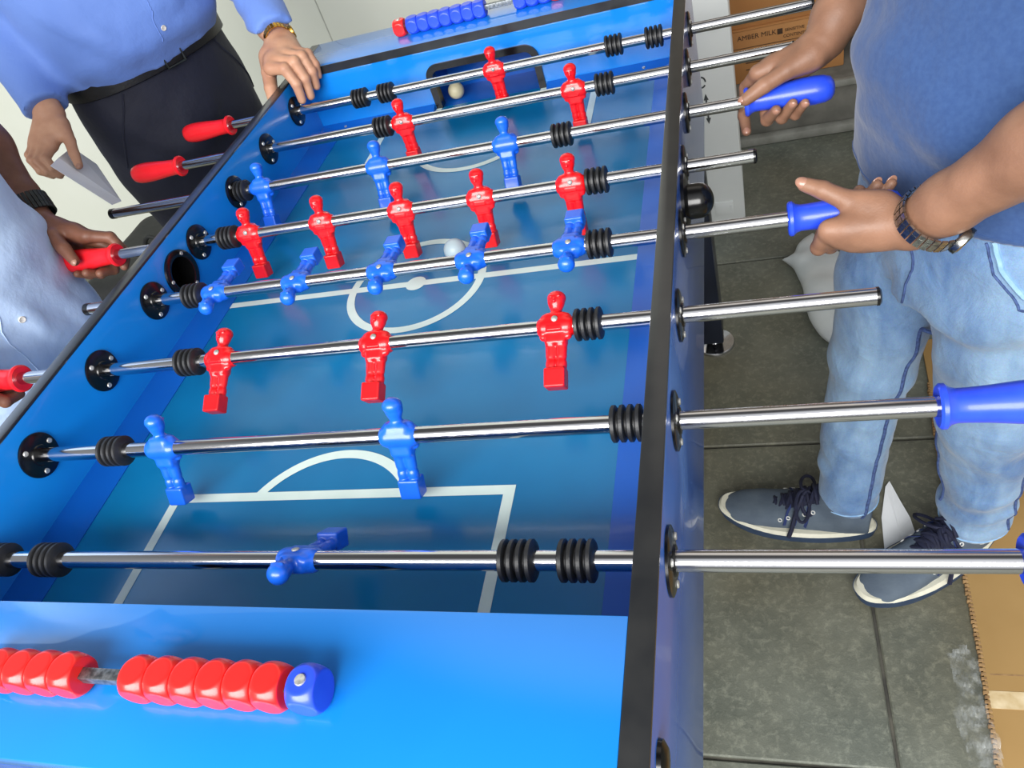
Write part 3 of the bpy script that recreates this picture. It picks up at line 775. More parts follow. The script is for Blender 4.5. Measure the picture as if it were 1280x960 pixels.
M_shirtL = mat('pale_blue_shirt_cotton', (186, 210, 242), .72, rgb2=(194, 216, 245), nscale=5, bump=.5, bscale=14, bdist=.011, sheen=.15)
M_navy = mat('navy_trouser_cloth', (10, 14, 34), .75, rgb2=(13, 18, 40), nscale=6, bump=.5, bscale=12, bdist=.012, sheen=.04)
M_dark = mat('black_trouser_cloth', (14, 15, 20), .8, rgb2=(18, 19, 25), nscale=6)
M_leather = mat('black_leather', (9, 9, 10), .4, rgb2=(15, 15, 16), nscale=60, bump=.15)
M_stitch = mat('denim_stitch', (46, 62, 104), .85, rgb2=(70, 92, 140), nscale=160)
M_stitchl = mat('pale_denim_hem', (150, 186, 216), .85, rgb2=(120, 160, 200), nscale=60)
M_denim = bpy.data.materials.new('washed_denim'); M_denim.use_nodes = True
def denim_nodes(m):
    nt = m.node_tree; N = nt.nodes; L = nt.links; b = N['Principled BSDF']; tc = N.new('ShaderNodeTexCoord')
    mp = N.new('ShaderNodeMapping'); mp.inputs['Scale'].default_value = (1, 1, .45); L.new(tc.outputs['Object'], mp.inputs['Vector'])
    n1 = N.new('ShaderNodeTexNoise'); n1.inputs['Scale'].default_value = 9; n1.inputs['Detail'].default_value = 9; n1.inputs['Roughness'].default_value = .62; n1.inputs['Distortion'].default_value = .4; L.new(mp.outputs['Vector'], n1.inputs['Vector'])
    r = N.new('ShaderNodeValToRGB'); e = r.color_ramp.elements; e[0].position = .3; e[0].color = lin((60, 98, 148)); e[1].position = .70; e[1].color = lin((146, 176, 202)); L.new(n1.outputs['Fac'], r.inputs['Fac'])
    n2 = N.new('ShaderNodeTexNoise'); n2.inputs['Scale'].default_value = 600; n2.inputs['Detail'].default_value = 3; L.new(tc.outputs['Object'], n2.inputs['Vector'])
    mx = N.new('ShaderNodeMix'); mx.data_type = 'RGBA'; mx.blend_type = 'OVERLAY'; mx.inputs[0].default_value = .25; L.new(r.outputs['Color'], mx.inputs[6]); L.new(n2.outputs['Color'], mx.inputs[7])
    L.new(mx.outputs[2], b.inputs['Base Color']); b.inputs['Roughness'].default_value = .85; b.inputs['Sheen Weight'].default_value = .2
    bp = N.new('ShaderNodeBump'); bp.inputs['Strength'].default_value = .25; bp.inputs['Distance'].default_value = .002; L.new(n2.outputs['Fac'], bp.inputs['Height'])
    n3 = N.new('ShaderNodeTexNoise'); n3.inputs['Scale'].default_value = 24; n3.inputs['Detail'].default_value = 4; n3.inputs['Distortion'].default_value = .5; L.new(tc.outputs['Object'], n3.inputs['Vector'])
    b2 = N.new('ShaderNodeBump'); b2.inputs['Strength'].default_value = .6; b2.inputs['Distance'].default_value = .010; L.new(n3.outputs['Fac'], b2.inputs['Height']); L.new(bp.outputs['Normal'], b2.inputs['Normal'])
    L.new(b2.outputs['Normal'], b.inputs['Normal'])
denim_nodes(M_denim)

def frame(C0, f):
    f = Vector((f[0], f[1], 0)).normalized(); l = Vector((-f.y, f.x, 0)); c = Vector(C0)
    return lambda lx, fx, z: (c.x + l.x * lx + f.x * fx, c.y + l.y * lx + f.y * fx, z), f, l

def grip(O, v, spec):
    """joints around a rod along X: (x, angle from the top towards v, radius)"""
    return [(x, O[0] + v * math.sin(math.radians(a)) * R, O[1] + math.cos(math.radians(a)) * R) for x, a, R in spec]

FR = [(.0102, .0093, .0083, .0070), (.0104, .0095, .0085, .0072), (.0100, .0091, .0082, .0069), (.0090, .0081, .0073, .0062)]
def hand_sdf(s, wrist, fingers, thumb, wn, wr=.026, k=1.0, wax=None):
    """wn = outward normal of the back of the hand at the wrist"""
    wrist = Vector(wrist); sc_ = k
    for i, f in enumerate(fingers):
        f = [Vector(p) for p in f]; m = f[0]
        side = (Vector(fingers[0][0]) - Vector(fingers[3][0])).normalized()
        base = wrist + side * (.012 - .008 * i)
        s.cap(base, m, .0150 * k, .0118 * k, k=.012, flat=(wn, 1.12))
        s.cap(base.lerp(m, .35) - Vector(wn) * .006, m.lerp(base, .12) - Vector(wn) * .004, .0130 * k, .0105 * k, k=.010)
    for i, f in enumerate(fingers):
        r = [x * k for x in FR[i]]
        s.cap(f[0], f[1], r[0] * 1.06, r[1], k=.0045)
        s.cap(f[1], f[2], r[1] * 1.02, r[2], k=.0022); s.cap(f[2], f[3], r[2] * 1.02, r[3], k=.0020)
        for j in (1, 2): s.ell(f[j], (r[j] * 1.07,) * 3, k=.002)
    t = [Vector(p) for p in thumb]
    s.cap(wrist.lerp(t[0], .4), t[0], .0165 * k, .0165 * k, k=.014)
    s.cap(t[0], t[1], .0165 * k, .0125 * k, k=.010); s.cap(t[1], t[2], .0122 * k, .0108 * k, k=.003); s.cap(t[2], t[3], .0112 * k, .0086 * k, k=.0025)
    s.cap(t[0].lerp(t[1], .5), Vector(fingers[0][0]).lerp(wrist, .25), .010 * k, .011 * k, k=.014)     # web of the thumb
    s.cap(t[0], wrist.lerp(Vector(fingers[2][0]), .5), .013 * k, .013 * k, k=.014)

def forearm(s, elbow, wrist, re, rm, rw, wn, bulge=(0, 0, 0)):
    e, w = Vector(elbow), Vector(wrist); m = e.lerp(w, .38) + Vector(bulge)
    s.cap(e, m, re, rm, k=.02); s.cap(m, e.lerp(w, .8), rm, rw * 1.12, k=.02, flat=(wn, 1.08)); s.cap(e.lerp(w, .8), w, rw * 1.12, rw, k=.015, flat=(wn, 1.2))

def planes(lst):
    """keep the side opposite to each normal, only near the plane's centre"""
    def f(p):
        r = np.full(p.shape[:-1], -1.0, dtype=np.float32)
        for c, n, rad in lst:
            n = A3(n); n = n / np.linalg.norm(n); q = p - A3(c); d = q @ n
            r = np.where((q * q).sum(-1) < rad * rad, np.maximum(r, d), r)
        return r
    return f

def head_sdf(s, c, f, l):
    """c = centre of the head; f, l = facing and left"""
    c, f, l = Vector(c), Vector((f.x, f.y, 0)), Vector((l.x, l.y, 0)); z = Vector((0, 0, 1)); R = [[l[i], f[i], z[i]] for i in range(3)]
    def q(a, b, h): return c + l * a + f * b + z * h
    s.ell(q(0, -.012, .030), (.074, .094, .086), k=.02, R=R); s.ell(q(0, .022, -.045), (.054, .066, .066), k=.03, R=R)
    s.ell(q(0, .062, -.092), (.026, .022, .020), k=.025, R=R)
    s.cap(q(0, .083, .012), q(0, .104, -.030), .008, .0115, k=.010); s.cap(q(-.012, .092, -.034), q(.012, .092, -.034), .008, k=.008)
    s.cap(q(-.032, .078, .022), q(.032, .078, .022), .012, k=.012); s.cap(q(-.02, .082, -.058), q(.02, .082, -.058), .008, k=.008); s.cap(q(-.018, .080, -.068), q(.018, .080, -.068), .008, k=.008)
    for a in (-1, 1):
        s.ell(q(a * .031, .098, .004), (.016, .016, .010), k=.010, R=R, op='s'); s.ell(q(a * .031, .080, .003), (.0135,) * 3, k=.004)
        s.ell(q(a * .076, -.012, -.004), (.009, .020, .033), k=.006, R=R); s.ell(q(a * .045, .055, -.02), (.02, .02, .022), k=.02, R=R)
def head_parts(per, c, f, l):
    c = Vector(c); z = Vector((0, 0, 1)); R = [[l[i], f[i], z[i]] for i in range(3)]
    def q(a, b, h): return c + l * a + f * b + z * h
    s = Sdf(); s.ell(q(0, -.016, .040), (.080, .098, .088), k=.01, R=R); s.ell(q(0, -.045, -.01), (.076, .066, .07), k=.02, R=R)
    s.ell(q(0, .085, -.035), (.085, .075, .085), k=.01, R=R, op='s')
    V, Q = s.mesh(.006, disp=lambda p: .002 * wob(p, 140, 6)); link('hair', mesh_of('hair', (V, Q)), M_hair, per, angle=180)
    for a in (-1, 1):
        g = Geo(); g.lathe([(.0001, .0012), (.0048, .0010), (.0052, 0)], q(a * .031, .0925, .003), f, 14); obj('eye', g, M_leather, per)
        g = Geo(); g.tube([q(a * x, .090 - .01 * abs(x / .03 - 1) ** 2, .026 + .004 * math.sin(x * 60)) for x in np.linspace(.014, .05, 8)], .0035, 6); obj('eyebrow', g, M_hair, per)
    g = Geo(); g.tube([q(x, .0895 - 9 * x * x, -.063 + 3 * x * x) for x in np.linspace(-.022, .022, 9)], [.002, .0032, .004, .0042, .0042, .0042, .004, .0032, .002], 8); obj('lips', g, M_lip, per)

def bridge(me_parts):
    """stitch the fine forearm meshes to the coarse body inside the sleeves"""
    V0, Q0 = me_parts[0]; vs = [V0]; fs = [Q0]; n = len(V0)
    for V, Q, c in me_parts[1:]:
        i = int(np.argmin(((V - np.array(c)) ** 2).sum(1))); j = int(np.argmin(((V0 - V[i]) ** 2).sum(1)))
        q = Q[(Q == i).any(1)][0]; k = int(np.where(q == i)[0][0]); i2 = int(q[(k + 1) % 4])
        q0 = Q0[(Q0 == j).any(1)][0]; k0 = int(np.where(q0 == j)[0][0]); j2 = int(q0[(k0 + 1) % 4])
        vs.append(V); fs.append(Q + n); fs.append(np.array([[i + n, i2 + n, j2, j]])); n += len(V)
    return np.concatenate(vs), np.concatenate(fs)

def nail(per, tip, prev, out, r, w=.0058, ln=.0068):
    """fingernail on the outer face of the fingertip"""
    t, p = Vector(tip), Vector(prev); d = (t - p).normalized(); o = Vector(out); o = (o - d * o.dot(d)).normalized(); sd = d.cross(o)
    g = Geo(); tb = bmesh.new(); bmesh.ops.create_uvsphere(tb, u_segments=16, v_segments=8, radius=1)
    c = t + d * r * .25 + o * r * .72
    for v in tb.verts:
        x, y, z = v.co; y2 = y * w
        v.co = c + d * (x * ln) + sd * y2 + o * (z * .0022 - (y2 * y2) / (2 * r) * .9 - max(x, 0) ** 2 * .0012)
    g.merge(tb); tb.free(); obj('fingernail', g, M_nail, per)

def snap(o):
    me = o.data; return BVHTree.FromPolygons([tuple(v.co + ORIG[o] - Vector((0, 0, Z0))) for v in me.vertices], [tuple(p.vertices) for p in me.polygons])
def surf_line(tree, pts, n=40, off=.0008):
    """a polyline laid onto a surface"""
    out = []; pts = [Vector(p) for p in pts]; seg = [(pts[i + 1] - pts[i]).length for i in range(len(pts) - 1)]; tot = sum(seg)
    for k in range(n + 1):
        d = tot * k / n; i = 0
        while i < len(seg) - 1 and d > seg[i]: d -= seg[i]; i += 1
        p = pts[i].lerp(pts[i + 1], min(d / seg[i], 1)); c, nn, _, _ = tree.find_nearest(p); out.append(c + nn * off)
    return out

def shoe(per, heel, toe, mats, laces=True, name='sneaker', label=None, dz=0.0):
    h, t = Vector((heel[0], heel[1], 0)), Vector((toe[0], toe[1], 0)); L_ = (t - h).length; f = (t - h).normalized(); l = Vector((-f.y, f.x, 0))
    def q(x, y, z): p = h + f * x + l * y; return (p.x, p.y, FL + dz + z)
    k = L_ / .285
    sole_m, mid_m, up_m, lace_m, eye_m, patch_m = mats
    out = []
    for i in range(48):
        a = TAU * i / 48; ca, sa = math.cos(a), math.sin(a); x = .1425 + .1425 * math.copysign(abs(ca) ** .75, ca); w = .036 + .013 * math.sin(max(0, min(1, (x - .02) / .24)) * math.pi * .9 - .25)
        out.append((x * k, math.copysign(abs(sa) ** .8, sa) * w))
    def plate(z0, z1, gr0, gr1, n=4):
        g = Geo(); rings = []
        for j in range(n + 1):
            z = z0 + (z1 - z0) * j / n; gr = gr0 + (gr1 - gr0) * j / n
            rings.append([q(.1425 * k + (x - .1425 * k) * (1 + gr / .14), y * (1 + gr / .045), z + .012 * max(0, (x / k - .20) / .085) ** 2) for x, y in out])
        vs = [v for r in rings for v in r]; m = len(out); fs = []
        for j in range(n):
            for i in range(m): fs.append((j * m + i, j * m + (i + 1) % m, (j + 1) * m + (i + 1) % m, (j + 1) * m + i))
        fs.append(tuple(range(m))[::-1]); fs.append(tuple(n * m + i for i in range(m))); g.raw(vs, fs); return g
    s = Sdf(); fv, lv = A3((f.x, f.y, 0)), A3((l.x, l.y, 0))
    st = [(.008, 0, .045, .024, .040), (.05, 0, .052, .034, .052), (.09, 0, .050, .036, .050), (.13, 0, .043, .038, .042), (.17, 0, .034, .041, .032), (.21, 0, .029, .043, .025), (.25, 0, .026, .038, .020), (.276, 0, .024, .024, .014)]
    st = [(a * k, cu, cv, ru, rv) for a, cu, cv, ru, rv in st]
    s.loft(st, o=q(0, 0, 0), ax=fv, u=lv, k=.01, pw=2.4)
    # flip check: v axis = ax x u must be up
    s.cap(q(.045 * k, 0, .07), q(.06 * k, 0, .098), .034, .036, k=.02)
    s.cap(q(.058 * k, 0, .115), q(.052 * k, 0, .16), .024, .024, k=.004, op='s')
    V, Q = s.mesh(.004, cut=lambda p: FL + dz + .020 - p[..., 2], disp=lambda p: .0006 * wob(p, 160, 5), smooth=2)
    sh = link(name, mesh_of(name, (V, Q)), up_m, per, angle=180)
    if label: sh['label'] = label
    obj('outsole', plate(.0003, .0215, .0005, .0052), sole_m, sh)
    m_ = obj('midsole', plate(.0212, .0280, .0040, -.001), mid_m, sh); m_['label'] = 'pale midsole edge'
    tree = snap(sh)
    if patch_m:
        for sd in (-1, 1):
            for xx in (.10, .118, .136):
                g = Geo()
                pl = surf_line(tree, [q((xx + .012) * k, sd * .02, .085), q((xx + .02) * k, sd * .045, .04)], 10, .0004); g.tube(pl, .0042, 6, flat=.25)
                pt = obj('side_stripe', g, patch_m, sh); pt['label'] = 'dark navy side stripe'
    if laces:
        # tongue pad, crossed laces, bow loops
        g = Geo(); tg = Sdf(); tg.chain([q(.095 * k, 0, .100), q(.135 * k, 0, .078), q(.17 * k, 0, .058)], [.020, .019, .015], k=.01, flat=((f.x * .45, f.y * .45, .9), 2.2))
        V, Q = tg.mesh(.003, disp=lambda p: .0012 * wob(p, 220, 5)); link('tongue', mesh_of('tongue', (V, Q)), lace_m, sh, angle=180)
        for i in range(6):
            x = .098 + i * .0145; z = .108 - i * .0098; w = .023 - i * .0008
            g.tube([q(x * k, -w, z - .010), q((x + .004) * k, -w * .5, z + .002), q((x + .007) * k, 0, z + .004), q((x + .010) * k, w * .5, z), q((x + .013) * k, w, z - .012)], .0034, 6)
            g.tube([q(x * k, w, z - .010), q((x + .004) * k, w * .5, z + .0035), q((x + .007) * k, 0, z + .006), q((x + .010) * k, -w * .5, z + .001), q((x + .013) * k, -w, z - .012)], .0034, 6)
        for sd, ln, dr in ((1, .052, .03), (-1, .058, .02), (1, .034, .0)):
            a = [q((.115 + dr * .3) * k + math.sin(tt * TAU) * .012, sd * ln * (1 - math.cos(tt * TAU)) * .5, .104 - .030 * (1 - math.cos(tt * TAU)) * .5 + .006 * math.sin(tt * 6)) for tt in np.linspace(0, 1, 22)]
            g.tube(a, .0033, 6)
        g.tube([q(.125 * k, .01, .103), q(.135 * k, .035, .080), q(.142 * k, .052, .045), q(.147 * k, .056, .026)], .0042, 6)
        obj('laces', g, lace_m, sh)
        g = Geo()
        for sd in (-1, 1):
            for i in range(5):
                x = .106 + i * .0145; c, nn, _, _ = tree.find_nearest(Vector(q(x * k, sd * .034, .082 - i * .008)))
                u = nn.orthogonal().normalized(); v = nn.cross(u)
                g.tube([c + nn * .0008 + (u * math.cos(tt) + v * math.sin(tt)) * .0034 for tt in np.linspace(0, TAU, 11)[:-1]], .0011, 5, closed=True)
        e = obj('lace_eyelets', g, eye_m, sh); e['kind'] = 'stuff'
    return sh

def watch(per, c, ax, n, ra, rb, bw, m_band, m_case, m_face, label, links=26, face_r=.018, hollow=True):
    """bracelet around axis ax at c; n = direction of the dial"""
    c, ax, n = Vector(c), Vector(ax).normalized(), Vector(n); n = (n - ax * n.dot(ax)).normalized(); sd = ax.cross(n)
    def P_(a, r, h): return c + (n * math.cos(a) * ra + sd * math.sin(a) * rb) * r + ax * h
    g = Geo(); gi = links
    for i in range(gi):
        a0 = TAU * i / gi + .02; a1 = TAU * (i + 1) / gi - .02
        if abs(math.atan2(math.sin(a0), math.cos(a0))) < .35 and abs(math.atan2(math.sin(a1), math.cos(a1))) < .35: continue
        for (h0, h1, o) in ((-bw / 2, -bw / 6 - .0003, 0), (-bw / 6, bw / 6, .01), (bw / 6 + .0003, bw / 2, 0)):
            vs = [P_(a, 1 + o * 1.0 + (0.075 if j else 0), h) for j in (0, 1) for a in (a0, a1) for h in (h0, h1)]
            g.raw(vs, [(0, 1, 3, 2), (4, 6, 7, 5), (0, 4, 5, 1), (2, 3, 7, 6), (0, 2, 6, 4), (1, 5, 7, 3)])
    w = obj('wristwatch', g, m_band, per, smooth=False); w['label'] = label
    o = c + n * ra * .99
    g = Geo(); g.lathe([(face_r * .9, -.001), (face_r, .001), (face_r, .0065), (face_r * .86, .0082), (face_r * .84, .0072)], o, n, 32)
    g.lathe([(.0022, 0), (.0022, .004)], o + ax * face_r + n * .004, ax, 10); obj('watch_case', g, m_case, w)
    g = Geo(); g.lathe([(face_r * .83, .0068), (face_r * .83, .0076)], o, n, 32); obj('watch_dial', g, m_face, w)
    return w
M_steel = mat('steel_bracelet', (190, 190, 184), .25, metal=1.0, rgb2=(140, 142, 144), nscale=220)
M_gold = mat('gold_bracelet', (216, 170, 76), .25, metal=1.0, rgb2=(190, 146, 60), nscale=200)
M_strapb = mat('black_strap', (20, 24, 24), .5, rgb2=(34, 40, 40), nscale=90)
M_dialw = mat('silver_dial', (206, 208, 204), .25, rgb2=(196, 198, 194), nscale=90)
M_dialb = mat('dark_dial', (18, 20, 24), .15, rgb2=(24, 28, 34), nscale=90)
# ---------------------------------------------------------------- the man in the navy T-shirt (right)
def nrm(v): return Vector(v).normalized()
fr, f, l = frame((1.155, .575, 0), (-.86, -.51))
per = thing('person', (1.13, .56, FL), 'person in navy T-shirt and washed jeans gripping two blue handles', 'person')
RR = (.75, 0); RL = (.45, 0)
wR = (.975, .778, .052); eR = (1.085, .90, .175); sR = fr(-.20, -.03, .46)
wL = (1.026, .403, .004); eL = (1.172, .315, .180); sL = fr(.205, -.03, .46)
fR = [grip(RR, 1, [(.889, 22, .036), (.872, 84, .037), (.866, 150, .033), (.868, 200, .040)]),
      grip(RR, 1, [(.906, 36, .038), (.894, 104, .037), (.897, 190, .0300), (.909, 258, .0278)]),
      grip(RR, 1, [(.923, 50, .038), (.912, 116, .036), (.917, 200, .0295), (.931, 270, .0275)]),
      grip(RR, 1, [(.939, 64, .036), (.931, 124, .033), (.935, 202, .0280), (.947, 264, .0268)])]
tR = [(.958, .758, .045), (.927, .744, .0385), (.896, .733, .0285), (.870, .728, .0150)]
fL = [grip(RL, -1, [(.946, 82, .038), (.937, 142, .036), (.948, 215, .0300), (.968, 275, .0280)]),
      grip(RL, -1, [(.957, 98, .039), (.950, 154, .036), (.964, 226, .0300), (.985, 284, .0290)]),
      grip(RL, -1, [(.970, 112, .039), (.965, 164, .034), (.982, 234, .0295), (1.003, 292, .0300)]),
      grip(RL, -1, [(.984, 124, .037), (.981, 170, .031), (.998, 236, .0285), (1.018, 292, .0295)])]
tL = [(1.000, .424, .018), (.966, .434, .026), (.943, .445, .036), (.925, .453, .041)]
nR = (0, .55, .83); nL = (.1, -.9, .45)
s = Sdf(); forearm(s, eR, wR, .046, .043, .029, nR); hand_sdf(s, wR, fR, tR, nR); aR = s.mesh(.0017, smooth=2)
s = Sdf(); forearm(s, eL, wL, .042, .038, .0255, nL); hand_sdf(s, wL, fL, tL, nL, k=.92); aL = s.mesh(.0017, smooth=2)
ankR, ankL = (.995, .588), (1.195, .540)
hd = fr(0, .0, .705)
s = Sdf(); s.loft([(-.12, 0, 0, .14, .09), (.10, 0, .008, .13, .085), (.36, 0, .036, .14, .082), (.50, 0, .04, .11, .062)], o=fr(0, 0, 0), u=l, k=.02)
s.cap(sR, sL, .045, k=.02); s.cap(fr(0, -.04, .50), fr(0, -.02, .62), .056, .054, k=.03); head_sdf(s, hd, f, l)
s.cap(sR, eR, .050, .042, k=.02); s.cap(sL, eL, .050, .041, k=.02)
s.chain([fr(-.09, 0, -.1), (1.04, .628, -.42), (ankR[0], ankR[1], -.72)], [.075, .048, .036], k=.03); s.chain([fr(.09, 0, -.1), (1.172, .515, -.42), (ankL[0], ankL[1], -.72)], [.078, .05, .036], k=.03)
bd = s.mesh(.007, smooth=1)
V, Q = bridge([bd, (aR[0], aR[1], eR), (aL[0], aL[1], eL)])
link('body', mesh_of('body', (V, Q)), M_skinR, per, angle=180)
for fi in fR[1:]: nail(per, fi[3], fi[2], Vector(fi[3]) - Vector((fi[3][0], .75, 0)), .007)
nail(per, fR[0][3], fR[0][2], (0, -.5, .6), .0068)
nail(per, tR[3], tR[2], (0, -.1, 1), .0085, .0066, .0078); nail(per, tL[3], tL[2], (-.3, -.5, .9), .0085, .0068, .008)
for fi in fL[2:]: nail(per, fi[3], fi[2], Vector(fi[3]) - Vector((fi[3][0], .45, 0)), .0066)
head_parts(per, hd, f, l)
# T-shirt
s = Sdf(); s.loft([(-.055, 0, -.004, .190, .130), (.02, 0, -.008, .186, .134), (.10, 0, -.006, .182, .130), (.22, 0, .016, .184, .120), (.36, 0, .030, .190, .118), (.46, 0, .035, .185, .10), (.53, 0, .04, .12, .075)], o=fr(0, 0, 0), u=l, k=.03, pw=2.2)
s.cap(fr(-.15, -.01, .46), fr(.15, -.01, .46), .065, k=.04)
cutR = Vector(sR).lerp(Vector(eR), .62); cutL = Vector(sL).lerp(Vector(eL), .55)
s.cap(sR, Vector(sR).lerp(Vector(eR), .57), .072, .074, k=.04); s.cap(sL, Vector(sL).lerp(Vector(eL), .50), .072, .074, k=.04)
dsp = folds([(fr(0, .12, .06), (.2, -.3, 1), .09, .010, .18), (fr(-.10, .10, .10), (.5, .2, 1), .08, .009, .14), (fr(.10, .10, .02), (-.4, .2, 1), .08, .010, .16), (fr(.12, .05, .28), (.3, -.6, .8), .09, .010, .16), (fr(-.1, .1, .3), (-.6, .3, .7), .09, .009, .18)], .002, 45)
V, Q = s.mesh(.0055, disp=dsp, cut=lambda p: np.maximum(np.maximum(-.052 + .012 * wob(p, 14, 4, 2) - p[..., 2], p[..., 2] - .56), planes([(cutR, Vector(eR) - Vector(sR), .092), (cutL, Vector(eL) - Vector(sL), .092)])(p)), smooth=2)
tee = link('t_shirt', mesh_of('t_shirt', (V, Q)), M_tee, per, angle=180); tee['label'] = 'navy heather T-shirt'
tree = snap(tee); g = Geo()
g.tube(surf_line(tree, [fr(.21 * math.cos(a), .16 * math.sin(a), -.042) for a in np.linspace(0, TAU, 40)], 90, .0003), .0012, 5); obj('hem_seam', g, M_tee, tee)
# jeans
s = Sdf(); s.loft([(-.20, 0, 0, .165, .118), (-.12, 0, .004, .180, .125), (-.04, 0, 0, .176, .120), (.03, 0, 0, .166, .112)], o=fr(0, 0, 0), u=l, k=.02, pw=2.2)
s.chain([fr(-.088, .005, -.12), (1.063, .642, -.25), (1.036, .632, -.42), (1.012, .612, -.58), (ankR[0] + .006, ankR[1] + .006, -.715)], [.094, .080, .062, .056, .055], k=.02)
s.chain([fr(.090, .005, -.12), (1.172, .505, -.25), (1.176, .512, -.42), (1.190, .528, -.58), (ankL[0], ankL[1], -.715)], [.098, .085, .067, .058, .056], k=.02)
dj = folds([((1.03, .63, -.42), (.3, -.4, 1), .06, .006, .11), ((1.02, .61, -.55), (.6, -.2, 1), .035, .0035, .10), ((1.0, .6, -.68), (.5, -.3, 1), .032, .007, .09), ((1.01, .6, -.62), (-.5, -.3, 1), .05, .006, .10), ((1.19, .53, -.66), (-.4, .2, 1), .036, .009, .10), ((1.18, .52, -.56), (.7, .2, 1), .05, .006, .12), ((1.17, .5, -.42), (.6, -.4, .8), .055, .007, .12),
            ((1.07, .64, -.25), (.2, .3, 1), .07, .005, .12), (fr(-.05, .1, -.16), (.7, .5, .6), .08, .009, .11), (fr(.09, .1, -.18), (-.5, .1, .8), .07, .010, .14), (fr(0, .1, -.2), (.2, .9, .3), .06, .009, .09)], .002, 45)
V, Q = s.mesh(.005, disp=dj, cut=lambda p: np.maximum(-.752 + .012 * wob(p, 30, 4, 1) - p[..., 2], p[..., 2] - .02), smooth=2)
jn = link('jeans', mesh_of('jeans', (V, Q)), M_denim, per, angle=180); jn['label'] = 'light washed blue jeans'
tree = snap(jn)
for c_, r_c in (((ankR[0] + .006, ankR[1] + .006), .075), ((ankL[0], ankL[1]), .078)):
    g = Geo(); g.tube(surf_line(tree, [(c_[0] + r_c * math.cos(a), c_[1] + r_c * math.sin(a), -.728) for a in np.linspace(0, TAU, 30)], 70, .0003), .0016, 6); obj('hem_stitch', g, M_stitchl, jn)
M_sock = mat('white_sock', (206, 208, 204), .85, rgb2=(190, 192, 188), nscale=120)
for c_ in (ankR, ankL):
    g = Geo(); g.tube([(c_[0], c_[1], -.755), (c_[0], c_[1], -.735), (c_[0] + .004, c_[1], -.70)], [.040, .041, .040], 24); obj('sock', g, M_sock, per)
def seam(name, pts, r, m, n=60, off=.0004, flat=1.0):
    g = Geo(); g.tube(surf_line(tree, pts, n, off), r, 6, flat=flat); return obj(name, g, m, jn)
seam('inseam', [fr(0, .06, -.24), (1.085, .575, -.36), (1.055, .565, -.50), (1.03, .55, -.66), (1.02, .545, -.745)], .0032, M_stitch)
seam('inseam', [fr(.005, .06, -.24), (1.12, .55, -.36), (1.125, .53, -.50), (1.13, .53, -.66)], .0028, M_stitch)
seam('outseam', [fr(.20, .03, -.06), (1.24, .42, -.25), (1.24, .45, -.45), (1.25, .48, -.70)], .0022, M_stitch)
seam('pocket_edge', [fr(.115, .14, -.055), fr(.125, .13, -.085), fr(.150, .11, -.115), fr(.185, .06, -.125)], .0042, M_stitchl, 40)
seam('pocket_stitch', [fr(.105, .14, -.06), fr(.115, .13, -.095), fr(.145, .11, -.128), fr(.185, .06, -.138)], .0016, M_stitch, 40)
seam('fly_stitch', [fr(.0, .16, -.04), fr(.005, .16, -.12), fr(.0, .14, -.2)], .0018, M_stitch, 30)
# sneakers
M_sole = mat('navy_rubber_sole', (40, 58, 84), .6, rgb2=(48, 66, 92), nscale=40)
M_mid = mat('cream_midsole', (206, 204, 186), .55, rgb2=(190, 188, 170), nscale=30)
M_upp = mat('grey_blue_suede', (84, 96, 108), .85, rgb2=(72, 84, 98), nscale=24, bump=.2, bscale=300)
M_lace = mat('dark_navy_laces', (12, 16, 40), .8, rgb2=(18, 24, 52), nscale=200)
M_eyel = mat('white_eyelet', (225, 226, 222), .35, metal=.2, rgb2=(205, 206, 202), nscale=200)
M_patch = mat('navy_suede_stripe', (30, 44, 92), .85, rgb2=(38, 54, 104), nscale=60)
sm = (M_sole, M_mid, M_upp, M_lace, M_eyel, M_patch)
s1 = shoe(per, (1.045, .572), (.766, .626), sm, label='grey-blue sneaker on his right foot')
s2 = shoe(per, (1.240, .568), (1.000, .418), sm, label='grey-blue sneaker on his left foot', dz=.0072)
g = Geo(); g.box(-.006, .006, -.002, .002, -.008, .008, .001); tb = Matrix.Translation((1.135, .452, FL + .020)) @ Matrix.Rotation(.55, 4, 'Z')
g2 = Geo(); g2.merge(g.bm, 0, tb); g.bm.free(); obj('heel_tab', g2, mat('orange_tab', (226, 120, 84), .6, rgb2=(216, 108, 74), nscale=50), s2)
ax = nrm(Vector(wL) - Vector(eL))
watch(per, Vector(wL) - ax * .026 + Vector((.002, 0, -.004)), ax + Vector((.15, 0, -.25)), (.45, -.35, -.9), .0335, .0355, .017, M_steel, M_steel, M_dialw, 'steel bracelet watch hanging loose on the left wrist', links=30, face_r=.0155)

# ---------------------------------------------------------------- the man in the periwinkle shirt (far left)
fr, f, l = frame((-.41, 1.222, 0), (.87, -.5))
per = thing('person', (-.41, 1.222, FL), 'person in blue dress shirt and navy trousers resting a hand on the table corner', 'person')
wL = (-.036, 1.172, .102); eL = (-.155, 1.345, .216); sL = fr(.205, -.01, .47)
fL = [[(-.026, 1.077, .084), (.008, 1.068, .080), (.0205, 1.063, .049), (.018, 1.060, .017)],
      [(-.012, 1.094, .088), (.024, 1.086, .083), (.0330, 1.081, .049), (.029, 1.079, .014)],
      [(.000, 1.113, .089), (.034, 1.105, .084), (.0440, 1.100, .053), (.040, 1.098, .024)],
      [(.010, 1.133, .086), (.040, 1.121, .081), (.0490, 1.114, .060), (.048, 1.110, .040)]]
tL = [(-.052, 1.135, .086), (-.048, 1.098, .070), (-.040, 1.066, .050), (-.036, 1.044, .026)]
nL = (.15, -.1, 1)
s = Sdf(); forearm(s, eL, wL, .042, .040, .028, nL); hand_sdf(s, wL, fL, tL, nL, k=1.22); aL = s.mesh(.0018, smooth=2)
r_, n_ = Vector((.77, .64, 0)).normalized(), Vector((.64, -.77, 0)).normalized()
